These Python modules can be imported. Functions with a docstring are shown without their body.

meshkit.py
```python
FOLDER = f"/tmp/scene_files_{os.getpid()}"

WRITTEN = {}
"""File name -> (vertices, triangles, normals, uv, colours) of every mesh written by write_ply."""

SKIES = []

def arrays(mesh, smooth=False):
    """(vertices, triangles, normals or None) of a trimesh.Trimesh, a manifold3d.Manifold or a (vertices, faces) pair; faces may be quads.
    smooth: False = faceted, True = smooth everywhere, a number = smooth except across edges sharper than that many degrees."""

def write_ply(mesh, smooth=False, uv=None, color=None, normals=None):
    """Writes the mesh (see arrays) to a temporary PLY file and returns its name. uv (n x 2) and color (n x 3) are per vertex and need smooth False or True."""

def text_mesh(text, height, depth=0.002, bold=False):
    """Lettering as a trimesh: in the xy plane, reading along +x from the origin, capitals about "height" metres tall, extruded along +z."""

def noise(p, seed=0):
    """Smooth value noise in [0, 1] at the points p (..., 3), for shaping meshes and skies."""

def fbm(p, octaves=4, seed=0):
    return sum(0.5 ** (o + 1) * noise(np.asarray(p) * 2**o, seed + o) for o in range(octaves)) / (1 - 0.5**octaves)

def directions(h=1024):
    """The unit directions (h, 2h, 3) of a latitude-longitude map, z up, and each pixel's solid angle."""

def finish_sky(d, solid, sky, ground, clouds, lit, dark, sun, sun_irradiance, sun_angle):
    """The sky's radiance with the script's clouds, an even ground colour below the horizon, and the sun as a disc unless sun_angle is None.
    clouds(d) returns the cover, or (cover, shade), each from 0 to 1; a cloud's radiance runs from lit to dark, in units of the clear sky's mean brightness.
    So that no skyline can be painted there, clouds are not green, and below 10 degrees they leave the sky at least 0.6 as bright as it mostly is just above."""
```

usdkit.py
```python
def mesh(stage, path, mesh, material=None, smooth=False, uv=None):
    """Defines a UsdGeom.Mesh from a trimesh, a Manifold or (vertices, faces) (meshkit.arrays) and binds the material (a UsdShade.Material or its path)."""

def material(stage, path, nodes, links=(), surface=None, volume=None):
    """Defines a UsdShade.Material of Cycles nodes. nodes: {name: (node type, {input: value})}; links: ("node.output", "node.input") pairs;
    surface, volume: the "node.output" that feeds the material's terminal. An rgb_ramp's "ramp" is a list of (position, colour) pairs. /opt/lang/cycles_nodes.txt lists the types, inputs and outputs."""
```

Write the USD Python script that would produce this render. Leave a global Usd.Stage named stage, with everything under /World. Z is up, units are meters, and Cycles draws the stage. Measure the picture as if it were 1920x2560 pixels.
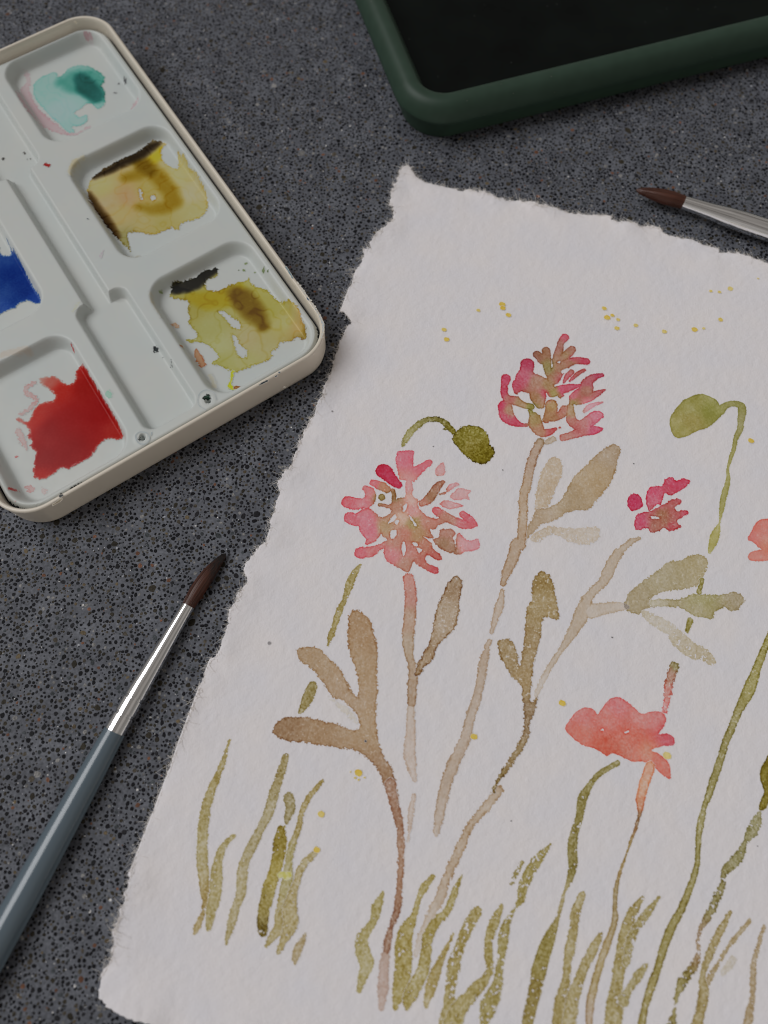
import math, random, numpy as np, usdkit, meshkit
from pxr import Usd, UsdGeom, UsdLux, UsdShade, Gf, Sdf, Vt
from scipy.spatial import cKDTree

random.seed(7)
rng = np.random.default_rng(7)
stage = Usd.Stage.CreateInMemory()
UsdGeom.SetStageUpAxis(stage, UsdGeom.Tokens.z)
UsdGeom.SetStageMetersPerUnit(stage, 1.0)
UsdGeom.Xform.Define(stage, '/World')
UsdGeom.Scope.Define(stage, '/World/Looks')

# ------------------------------------------------------------------ camera
F, PIT, ROLL, CAMZ = 1796.0, 1.26302, 0.028254, 165.0          # pixels of a 1920 wide picture, radians, mm
fwd = np.array([0, math.cos(PIT), -math.sin(PIT)])
upv = np.array([0, math.sin(PIT), math.cos(PIT)])
cr, sr = math.cos(ROLL), math.sin(ROLL)
X0 = np.array([1.0, 0, 0])
right = cr * X0 + sr * upv
up = -sr * X0 + cr * upv
cam = UsdGeom.Camera.Define(stage, '/World/camera')
m = Gf.Matrix4d(*right, 0, *up, 0, *(-fwd), 0, 0, 0, CAMZ * .001, 1)
cam.AddTransformOp().Set(m)
FL = 24.0
cam.CreateFocalLengthAttr(FL)
cam.CreateHorizontalApertureAttr(FL * 1920 / F)
cam.CreateVerticalApertureAttr(FL * 2560 / F)
cam.CreateClippingRangeAttr(Gf.Vec2f(0.005, 50))
cam.CreateFStopAttr(8.5)
cam.CreateFocusDistanceAttr(0.172)
cam.CreateExposureAttr(0.1)

# ------------------------------------------------------------------ sky and sun
SUN = np.array([-0.60, 0.08, 0.80]); SUN /= np.linalg.norm(SUN)
EL, ROT = math.asin(SUN[2]), math.atan2(SUN[0], SUN[1])
usdkit.material(stage, '/World/Looks/sky', {
    'sky': ('sky_texture', {'sky_type': 'single_scattering', 'sun_disc': False, 'sun_elevation': EL, 'sun_rotation': ROT}),
    'tc': ('texture_coordinate', {}),
    'n': ('noise_texture', {'scale': 2.2, 'detail': 5.0, 'roughness': .55}),
    'cov': ('rgb_ramp', {'ramp': [(0.30, (.86, .86, .86)), (0.65, (.98, .98, .98))]}),
    'cl': ('rgb_ramp', {'ramp': [(0.34, (3.7, 3.35, 2.95)), (0.62, (1.15, 1.03, .90))]}),
    'mx': ('mix', {}),
    'bg': ('background_shader', {'strength': 0.10})},
    [('tc.generated', 'n.vector'), ('n.fac', 'cov.fac'), ('n.fac', 'cl.fac'),
     ('cov.color', 'mx.fac'), ('sky.color', 'mx.color1'), ('cl.color', 'mx.color2'), ('mx.color', 'bg.color')], surface='bg.background')
dome = UsdLux.DomeLight.Define(stage, '/World/sky')
UsdShade.MaterialBindingAPI.Apply(dome.GetPrim()).Bind(UsdShade.Material.Get(stage, '/World/Looks/sky'))
dome.GetPrim().SetCustomDataByKey('kind', 'structure')
sun = UsdLux.DistantLight.Define(stage, '/World/sun')
sun.CreateIntensityAttr(0.36); sun.CreateAngleAttr(40.0); sun.CreateNormalizeAttr(True); sun.CreateColorAttr(Gf.Vec3f(.98, .985, 1.0))
z_ = SUN; x_ = np.cross([0, 0, 1], z_); x_ /= np.linalg.norm(x_); y_ = np.cross(z_, x_)
sun.AddTransformOp().Set(Gf.Matrix4d(*x_, 0, *y_, 0, *z_, 0, 0, 0, 1, 1))


# ------------------------------------------------------------------ helpers (all lengths below in millimetres)
def U(p, z=0.0):
    """The point of the level z that the camera sees at pixel p (of 1920 x 2560)."""
    p = np.atleast_2d(np.asarray(p, float))
    x, y = (p[:, 0] - 960) / F, -(p[:, 1] - 1280) / F
    d = np.outer(x, right) + np.outer(y, up) + fwd
    return d[:, :2] * ((CAMZ - z) / -d[:, 2])[:, None]


FR = {'S': (0, 0, 1659), 'A': (800, 800, 500), 'B': (1200, 800, 400), 'C': (1500, 900, 420), 'D': (640, 1400, 600), 'E': (1220, 1350, 700), 'F': (400, 1800, 600),
      'G': (820, 1960, 600), 'H': (1320, 1900, 600), 'L': (840, 1120, 380), 'M': (1700, 1250, 220 * 1659 / 1390), 'N': (1780, 1800, 140 * 1659 / 1032),
      'P': (700, 400, 400), 'Q': (550, 900, 400), 'R': (370, 1350, 300), 'T': (960, 400, 960), 'V': (200, 2000, 500), 'Z': (0, 1350, 640), 'Y': (1180, 640, 740),
      'a': (0, 0, 400), 'b': (160, 300, 400), 'c': (370, 600, 460), 'd': (0, 820, 420), 'e': (0, 400, 300 * 1659 / 1543)}


def px(fr, pts):
    x, y, w = FR[fr]
    pts = np.asarray(pts, float)
    return np.array([x, y]) + pts[:, :2] * (w / 1659)


def lin(c):
    c = np.asarray(c, float) / 255
    return np.where(c <= .04045, c / 12.92, ((c + .055) / 1.055) ** 2.4)


USED = {}


def name_at(parent, name):
    k = (parent, name)
    n = USED.get(k, 0); USED[k] = n + 1
    return f'{parent}/{name}' + (f'_{n:03d}' if n else '')


def mesh(parent, name, v, f, mat, smooth=False, paint=None, label=None, kind=None):
    path = name_at(parent, name)
    v = np.asarray(v, float)
    me = usdkit.mesh(stage, path, (v * .001, f), f'/World/Looks/{mat}', smooth=smooth)
    if paint is not None:
        UsdGeom.PrimvarsAPI(me).CreatePrimvar('paint', Sdf.ValueTypeNames.Color3fArray, 'vertex').Set(Vt.Vec3fArray.FromNumpy(np.asarray(paint, np.float32)))
    p = me.GetPrim()
    if label: p.SetCustomDataByKey('label', label)
    if kind: p.SetCustomDataByKey('kind', kind)
    return path


def thing(name, label, cat, loc=(0, 0, 0)):
    path = name_at('/World', name)
    x = UsdGeom.Xform.Define(stage, path)
    p = x.GetPrim(); p.SetCustomDataByKey('label', label); p.SetCustomDataByKey('category', cat)
    return path


def fbm2(x, y, s, o=3, seed=0):
    return meshkit.fbm(np.stack([x / s, y / s, np.zeros_like(x) + seed * 3.7], -1), o, seed) * 2 - 1


def quads(nu, nv, keep=None):
    i, j = np.meshgrid(np.arange(nu - 1), np.arange(nv - 1), indexing='ij')
    a = i * nv + j
    q = np.stack([a, a + nv, a + nv + 1, a + 1], -1)
    return q.reshape(-1, 4) if keep is None else q[keep]


def prune(v, q, *extra):
    use, inv = np.unique(q, return_inverse=True)
    return (v[use], inv.reshape(q.shape)) + tuple(e[use] for e in extra)


def lathe(c, axis, prof, n=40, flat=None):
    """Ring surface round a (nearly level) axis through c: prof = (distance along, radius)."""
    axis = axis / np.linalg.norm(axis)
    s = np.cross([0, 0, 1.0], axis); s /= np.linalg.norm(s); t = np.cross(axis, s)
    a = np.linspace(0, 2 * math.pi, n, endpoint=False)
    v = np.concatenate([c + axis * d + r * (np.outer(np.cos(a), s) + np.outer(np.sin(a), t)) for d, r in prof])
    q = [(i * n + j, i * n + (j + 1) % n, (i + 1) * n + (j + 1) % n, (i + 1) * n + j) for i in range(len(prof) - 1) for j in range(n)]
    return v, np.array(q)


def rr_loop(w, h, R, off, na=14):
    """Rounded rectangle [0,w]x[0,h] inset by off, anticlockwise; same number of points for every off."""
    r = max(R - off, .3); k = R if R > off + .3 else off + .3
    out = []
    for cx, cy, a0 in ((w - k, k, -90), (w - k, h - k, 0), (k, h - k, 90), (k, k, 180)):
        a = np.radians(np.linspace(a0, a0 + 90, na))
        out.append(np.stack([cx + r * np.cos(a), cy + r * np.sin(a)], 1))
    return np.concatenate(out)


def sweep(w, h, R, prof, place, na=14):
    """place maps (u, v, z) rows to the world; prof = (inset, z), from outside to inside."""
    loops = [np.column_stack([rr_loop(w, h, R, o, na), np.full(4 * na, z)]) for o, z in prof]
    n = 4 * na
    q = [(i * n + j, i * n + (j + 1) % n, (i + 1) * n + (j + 1) % n, (i + 1) * n + j) for i in range(len(prof) - 1) for j in range(n)]
    return place(np.concatenate(loops)), np.array(q)


def MAT(name, nodes, links, surface='p.BSDF'):
    usdkit.material(stage, f'/World/Looks/{name}', nodes, links, surface=surface)


# ------------------------------------------------------------------ materials
POS = ('geometry', {})
MAT('stone_matrix', {
    'g': POS, 'n1': ('noise_texture', {'scale': 160., 'detail': 4.}), 'n2': ('noise_texture', {'scale': 1500., 'detail': 3.}),
    'r1': ('rgb_ramp', {'ramp': [(.3, (.090, .095, .113)), (.5, (.117, .124, .145)), (.72, (.156, .165, .191))]}),
    'r2': ('rgb_ramp', {'ramp': [(.3, (.62, .62, .62)), (.7, (1.25, 1.25, 1.25))]}),
    'mu': ('vector_math', {'math_type': 'multiply'}), 'b': ('bump', {'strength': .5, 'distance': .00012}), 'p': ('principled_bsdf', {'roughness': .6, 'specular_ior_level': .25})},
    [('g.position', 'n1.vector'), ('g.position', 'n2.vector'), ('n1.fac', 'r1.fac'), ('n2.fac', 'r2.fac'), ('r1.color', 'mu.vector1'), ('r2.color', 'mu.vector2'),
     ('mu.vector', 'p.base_color'), ('n2.fac', 'b.height'), ('b.normal', 'p.normal')])
MAT('grain', {'a': ('attribute', {'attribute': 'paint'}), 'g': POS, 'n': ('noise_texture', {'scale': 2600., 'detail': 3.}),
              'r': ('rgb_ramp', {'ramp': [(.3, (.5, .5, .5)), (.7, (1.45, 1.45, 1.45))]}), 'mu': ('vector_math', {'math_type': 'multiply'}),
              'p': ('principled_bsdf', {'roughness': .6, 'specular_ior_level': .12})},
    [('g.position', 'n.vector'), ('n.fac', 'r.fac'), ('a.color', 'mu.vector1'), ('r.color', 'mu.vector2'), ('mu.vector', 'p.base_color')])
PAPER = np.array([.82, .80, .815])
PAPERBUMP = {'g': POS, 'n': ('noise_texture', {'scale': 1700., 'detail': 3., 'roughness': .6}), 'b': ('bump', {'strength': .8, 'distance': .00012})}
PBL = [('g.position', 'n.vector'), ('n.fac', 'b.height'), ('b.normal', 'p.normal')]
MAT('paper', {**PAPERBUMP, 'n3': ('noise_texture', {'scale': 90., 'detail': 3.}),
              'r': ('rgb_ramp', {'ramp': [(.3, tuple(PAPER * (.97, .975, 1.0))), (.7, tuple(PAPER * (1.02, 1.0, .985)))]}),
              'p': ('principled_bsdf', {'roughness': .9, 'specular_ior_level': .15})}, PBL + [('g.position', 'n3.vector'), ('n3.fac', 'r.fac'), ('r.color', 'p.base_color')])
MAT('watercolour', {**PAPERBUMP, 'a': ('attribute', {'attribute': 'paint'}), 'p': ('principled_bsdf', {'roughness': .85, 'specular_ior_level': .15})}, PBL + [('a.color', 'p.base_color')])
MAT('paper_fibre', {'p': ('principled_bsdf', {'base_color': (.78, .74, .70), 'roughness': .9})}, [])
TRAY = np.array([.57, .60, .585])
MAT('tray_plastic', {'g': POS, 'n': ('noise_texture', {'scale': 60., 'detail': 4.}), 'r': ('rgb_ramp', {'ramp': [(.3, tuple(TRAY * (.96, .99, 1.0))), (.7, tuple(TRAY * (1.03, 1.01, .99)))]}),
                     'n2': ('noise_texture', {'scale': 400., 'detail': 3.}), 'r2': ('rgb_ramp', {'ramp': [(.3, (.38, .38, .38)), (.7, (.5, .5, .5))]}),
                     'p': ('principled_bsdf', {'roughness': .4, 'specular_ior_level': .35})},
    [('g.position', 'n.vector'), ('n.fac', 'r.fac'), ('r.color', 'p.base_color'), ('g.position', 'n2.vector'), ('n2.fac', 'r2.fac'), ('r2.color', 'p.roughness')])
MAT('dried_paint', {'a': ('attribute', {'attribute': 'paint'}), 'p': ('principled_bsdf', {'roughness': .38, 'specular_ior_level': .3})}, [('a.color', 'p.base_color')])
MAT('wet_paint', {'a': ('attribute', {'attribute': 'paint'}), 'p': ('principled_bsdf', {'roughness': .16, 'specular_ior_level': .07})}, [('a.color', 'p.base_color')])
MAT('cream_enamel', {'g': POS, 'n': ('noise_texture', {'scale': 45., 'detail': 5.}), 'r': ('rgb_ramp', {'ramp': [(.3, (.71, .645, .54)), (.7, (.76, .70, .60))]}),
                     'p': ('principled_bsdf', {'roughness': .34})}, [('g.position', 'n.vector'), ('n.fac', 'r.fac'), ('r.color', 'p.base_color')])
MAT('dark_gap', {'p': ('principled_bsdf', {'base_color': (.02, .025, .03), 'roughness': .8})}, [])
MAT('green_plastic', {'g': POS, 'n': ('noise_texture', {'scale': 900., 'detail': 3.}), 'v': ('voronoi_texture', {'scale': 330.}),
                      'r': ('rgb_ramp', {'ramp': [(.0, (.13, .14, .12)), (.03, (.13, .14, .12)), (.05, (.021, .045, .029)), (1., (.026, .054, .036))]}),
                      'b': ('bump', {'strength': .2, 'distance': .00006}), 'p': ('principled_bsdf', {'roughness': .5, 'specular_ior_level': .35})},
    [('g.position', 'n.vector'), ('g.position', 'v.vector'), ('v.distance', 'r.fac'), ('r.color', 'p.base_color'), ('n.fac', 'b.height'), ('b.normal', 'p.normal')])
MAT('dark_floor', {'g': POS, 'v': ('voronoi_texture', {'scale': 240.}), 'n': ('noise_texture', {'scale': 50., 'detail': 4.}),
                   'r': ('rgb_ramp', {'ramp': [(0., (.05, .055, .05)), (.03, (.05, .055, .05)), (.05, (1., 1., 1.))]}), 'r2': ('rgb_ramp', {'ramp': [(.35, (.0008, .0016, .0013)), (.7, (.0036, .0066, .0053))]}),
                   'mu': ('mix', {'color1': (.05, .055, .05)}), 'p': ('principled_bsdf', {'roughness': .6, 'specular_ior_level': .1})},
    [('g.position', 'v.vector'), ('g.position', 'n.vector'), ('v.distance', 'r.fac'), ('n.fac', 'r2.fac'), ('r.color', 'mu.fac'), ('r2.color', 'mu.color2'), ('mu.color', 'p.base_color')])
MAT('chrome', {'p': ('principled_bsdf', {'base_color': (.88, .885, .89), 'metallic': 1., 'roughness': .07})}, [])
MAT('slate_lacquer', {'p': ('principled_bsdf', {'base_color': (.100, .138, .168), 'roughness': .22, 'coat_weight': .5, 'coat_roughness': .08})}, [])
MAT('green_lacquer', {'p': ('principled_bsdf', {'base_color': (.012, .022, .016), 'roughness': .25})}, [])
MAT('bristle', {'a': ('attribute', {'attribute': 'paint'}), 'p': ('principled_bsdf', {'roughness': .38})}, [('a.color', 'p.base_color')])
MAT('hair', {'p': ('principled_bsdf', {'base_color': (.058, .017, .008), 'roughness': .35})}, [])
MAT('hair_dark', {'p': ('principled_bsdf', {'base_color': (.008, .006, .006), 'roughness': .4})}, [])


# ------------------------------------------------------------------ paper frame, palette frame, planter frame
PZ = 0.55                                                         # level of the sheet's upper side
O = U((1012, 428), PZ)[0]; BL = U((255, 2480), PZ)[0]
EV = (BL - O) / np.linalg.norm(BL - O); EU = np.array([-EV[1], EV[0]])         # v down the left edge, u along the top edge
PLEN, PWID = np.linalg.norm(BL - O), 150.0


def to_paper(w):
    d = np.atleast_2d(w) - O
    return np.stack([d @ EU, d @ EV], -1)


def from_paper(u, v):
    return O + np.multiply.outer(u, EU) + np.multiply.outer(v, EV)


TZ, RZ = 7.6, 10.0                                                # tray level and rim level of the palette
PBR = np.array([-12.01, 93.27]); PV = np.array([-.5737, .8190]); PU = np.array([-.8190, -.5737])
PW, PH = 88.0, 131.7


def to_pal(w):
    d = np.atleast_2d(w) - PBR
    return np.stack([d @ PU, d @ PV], -1)


def pal_place(p):
    return np.column_stack([PBR + p[:, :1] * PU + p[:, 1:2] * PV, p[:, 2]])


KC = np.array([4.4, 160.0]); G1 = np.array([.9442, .3294]); G2 = np.array([-.3294, .9442])
GW, GH = 250.0, 150.0


def gr_place(p):
    return np.column_stack([KC + p[:, :1] * G1 + p[:, 1:2] * G2, p[:, 2]])


def rr_sdf(u, v, u0, u1, v0, v1, r):
    """Inside-positive distance to a rounded rectangle."""
    x = np.abs(u - (u0 + u1) / 2) - ((u1 - u0) / 2 - r); y = np.abs(v - (v0 + v1) / 2) - ((v1 - v0) / 2 - r)
    return r - (np.hypot(np.maximum(x, 0), np.maximum(y, 0)) + np.minimum(np.maximum(x, y), 0))


# ------------------------------------------------------------------ the stone table top
def ground():
    g = UsdGeom.Mesh
    n = 121
    xs = np.linspace(-1500, 1500, n)
    core = np.linspace(-260, 260, 131)
    xs = np.unique(np.concatenate([xs, core]))
    x, y = np.meshgrid(xs, xs + 80, indexing='ij')
    v = np.stack([x, y, np.zeros_like(x)], -1).reshape(-1, 3)
    path = mesh('/World', 'ground', v, quads(len(xs), len(xs)), 'stone_matrix', kind='structure')
    pr = stage.GetPrimAtPath(path)
    pr.SetCustomDataByKey('label', 'grey polished stone surface full of small dark pebbles')

    # where grains can be seen
    def seen(p):
        w = p
        pp = to_paper(w); a = (pp[:, 0] > 2.5) & (pp[:, 0] < PWID - 3) & (pp[:, 1] > 2.5) & (pp[:, 1] < PLEN - 3)
        q = to_pal(w); b = rr_sdf(q[:, 0], q[:, 1], 0, PW, 0, PH, 10) > 1.5
        d = w - KC; e = rr_sdf(d @ G1, d @ G2, 0, GW, 0, GH, 14) > 9
        d3 = np.column_stack([w, np.full(len(w), -CAMZ)])
        zc = d3 @ fwd; sx = d3 @ right / zc * F; sy = d3 @ up / zc * F
        return ~(a | b | e) & (np.abs(sx) < 1120) & (np.abs(sy) < 1420), sx, sy
    C = np.zeros((0, 2)); Rr = np.zeros(0)
    dens = lambda p: .5 + .5 * fbm2(p[:, 0], p[:, 1], 14., 3, 5)
    for r, sp, cnt in ((.85, .3, 160), (.66, .25, 700), (.53, .2, 5500), (.43, .15, 26000), (.35, .1, 80000), (.26, .06, 120000), (.18, .05, 90000)):
        p = np.column_stack([rng.uniform(-150, 150, cnt), rng.uniform(-75, 250, cnt)])
        p = p[seen(p)[0]]
        p = p[rng.uniform(size=len(p)) < .35 + 1.1 * dens(p)]
        rad = r * rng.uniform(.85, 1.15, len(p))
        if len(C):
            near = cKDTree(C).query(p, k=6)
            ok = np.all(near[0] > rad[:, None] * .95 + Rr[near[1]] * .9 + .03, axis=1)
            p, rad = p[ok], rad[ok]
        pairs = cKDTree(p).query_pairs(2 * r * .93 + .04, output_type='ndarray')
        bad = np.zeros(len(p), bool)
        for i, j in pairs:
            if not bad[i]: bad[j] = True
        C = np.concatenate([C, p[~bad]]); Rr = np.concatenate([Rr, rad[~bad]])
    N = len(C)
    k = rng.uniform(size=N)
    base = np.array([(.006, .006, .008), (.018, .018, .021), (.034, .029, .020), (.070, .060, .046), (.055, .062, .068), (.16, .075, .045), (.12, .092, .055), (.22, .215, .21)])
    cum = np.cumsum([.42, .24, .15, .06, .06, .014, .022, .034])
    kind = np.minimum(np.searchsorted(cum, k), 7)
    kind[(Rr > .65) & (kind == 0)] = 2
    col = base[kind] * rng.uniform(.7, 1.35, (N, 1))
    nv = 8
    ang = np.arange(nv) / nv * 2 * math.pi
    asp = rng.uniform(.68, 1.25, (N, 1)); rot = rng.uniform(0, math.pi, (N, 1))
    rr = Rr[:, None] * (1 + rng.uniform(-.20, .16, (N, nv)))
    ex, ey = rr * np.cos(ang) * np.sqrt(asp), rr * np.sin(ang) / np.sqrt(asp)
    gx, gy = ex * np.cos(rot) - ey * np.sin(rot), ex * np.sin(rot) + ey * np.cos(rot)
    lift = rng.uniform(.02, .05, (N, 1))
    ring = np.stack([C[:, :1] + gx, C[:, 1:] + gy, np.full((N, nv), .012)], -1)
    inner = np.stack([C[:, :1] + gx * .72, C[:, 1:] + gy * .72, np.broadcast_to(.012 + lift, (N, nv))], -1)
    V = np.concatenate([ring, inner], 1)                          # N, 2nv, 3
    j = np.arange(nv); jn = (j + 1) % nv
    f1 = np.concatenate([np.stack([j, jn, nv + jn], 1), np.stack([j, nv + jn, nv + j], 1), np.array([[nv, nv + i, nv + i + 1] for i in range(1, nv - 1)])])
    big = np.argsort(-Rr)
    vis, sx, sy = seen(C)
    inside = (np.abs(sx) < 950) & (np.abs(sy) < 1270)
    big = [i for i in big if inside[i]][:290]
    rest = np.ones(N, bool); rest[big] = False
    idx = np.nonzero(rest)[0]
    vv = V[idx].reshape(-1, 3); ff = (f1[None] + (np.arange(len(idx)) * 2 * nv)[:, None, None]).reshape(-1, 3)
    mesh(path, 'aggregate', vv, ff, 'grain', smooth=40, kind='stuff', paint=None) if False else None
    mesh(path, 'aggregate', vv, ff, 'grain', kind='stuff', paint=np.repeat(col[idx], 2 * nv, 0))
    for i in big:
        mesh(path, 'pebble', V[i], f1, 'grain', paint=np.repeat(col[i:i + 1], 2 * nv, 0))
    # little pale quartz specks
    M = 12000
    p = np.column_stack([rng.uniform(-150, 150, M), rng.uniform(-75, 250, M)]); p = p[seen(p)[0]]
    d, ii = cKDTree(C).query(p); p = p[d > Rr[ii] * .8]
    M = len(p); r = np.where(rng.uniform(size=M) < .10, rng.uniform(.18, .36, M), rng.uniform(.08, .18, M))[:, None]
    a6 = np.arange(6) / 6 * 2 * math.pi; q = r * (1 + rng.uniform(-.25, .2, (M, 6)))
    V = np.stack([p[:, :1] + q * np.cos(a6), p[:, 1:] + q * np.sin(a6), np.full((M, 6), .03)], -1).reshape(-1, 3)
    f6 = (np.array([[0, i, i + 1] for i in range(1, 5)])[None] + (np.arange(M) * 6)[:, None, None]).reshape(-1, 3)
    c = np.where(rng.uniform(size=(M, 1)) < .35, np.array([[.68, .67, .66]]), np.array([[.36, .37, .40]])) * rng.uniform(.6, 1.1, (M, 1))
    mesh(path, 'quartz_specks', V, f6, 'grain', kind='stuff', paint=np.repeat(c, 6, 0))


ground()


# ------------------------------------------------------------------ green plastic trough
def planter():
    t = thing('planter', 'dark green plastic planter trough with a thick rounded rim', 'planter')
    prof = [(2.6, .4), (2.0, 3.), (1.5, 6.3), (.5, 6.6), (.05, 7.0), (0, 7.5), (.2, 8.2), (.7, 9.6), (1.5, 11.0), (2.4, 11.9), (3.4, 12.3), (4.8, 12.4), (6.0, 12.0), (6.8, 11.0), (7.2, 9.6), (8.8, 6.), (11., 2.0)]
    v, q = sweep(GW, GH, 14, prof, gr_place, 16)
    mesh(t, 'rim', v, q, 'green_plastic', smooth=50)
    v, q = sweep(GW, GH, 14, [(10., 2.1), (60., 2.15), (74., 2.2)], gr_place, 16)
    mesh(t, 'floor', v, q, 'dark_floor', smooth=50)


planter()


# ------------------------------------------------------------------ shapes painted by brush: distance fields -> thin sheets with pigment per vertex
def catmull(p, closed=True, n=3):
    p = np.asarray(p, float)
    a, b, c, d = np.roll(p, 1, 0), p, np.roll(p, -1, 0), np.roll(p, -2, 0)
    out = []
    for t in np.arange(n) / n:
        out.append(.5 * (2 * b + (c - a) * t + (2 * a - 5 * b + 4 * c - d) * t * t + (3 * b - a - 3 * c + d) * t ** 3))
    return np.stack(out, 1).reshape(-1, p.shape[1])


def poly_sdf(P, x, y):
    x = x.astype(np.float32); y = y.astype(np.float32)
    d = np.full(x.shape, 1e9, np.float32); ins = np.zeros(x.shape, bool)
    for (x0, y0), (x1, y1) in zip(P, np.roll(P, -1, 0)):
        ex, ey = x1 - x0, y1 - y0
        L = ex * ex + ey * ey + 1e-12
        t = np.clip(((x - x0) * ex + (y - y0) * ey) / L, 0, 1)
        d = np.minimum(d, (x - x0 - t * ex) ** 2 + (y - y0 - t * ey) ** 2)
        c = (y0 > y) != (y1 > y)
        if c.any():
            ins ^= c & (x < x0 + (y - y0) * ex / (ey if abs(ey) > 1e-12 else 1e-12))
    d = np.sqrt(d)
    return np.where(ins, d, -d)


class Surface:
    """A surface on which paint lies: how pixels map to its own coordinates and back to the world."""
    def __init__(s, z, to, back, pitch, base, shown, mat):
        s.z, s.to, s.back, s.pitch, s.base, s.shown, s.mat = z, to, back, pitch, np.asarray(base), lin(shown), mat


SHEETS = [0]


def paint(surf, parent, name, items, cols, label=None, **k):
    """Separate dabs are separate parts."""
    if name in ('paint_speck', 'paint_stain', 'paint_drip') and len(items) > 1:
        for it in items: paint1(surf, parent, name, [it], cols, label=label, **k)
    else: paint1(surf, parent, name, items, cols, label=label, **k)


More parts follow.
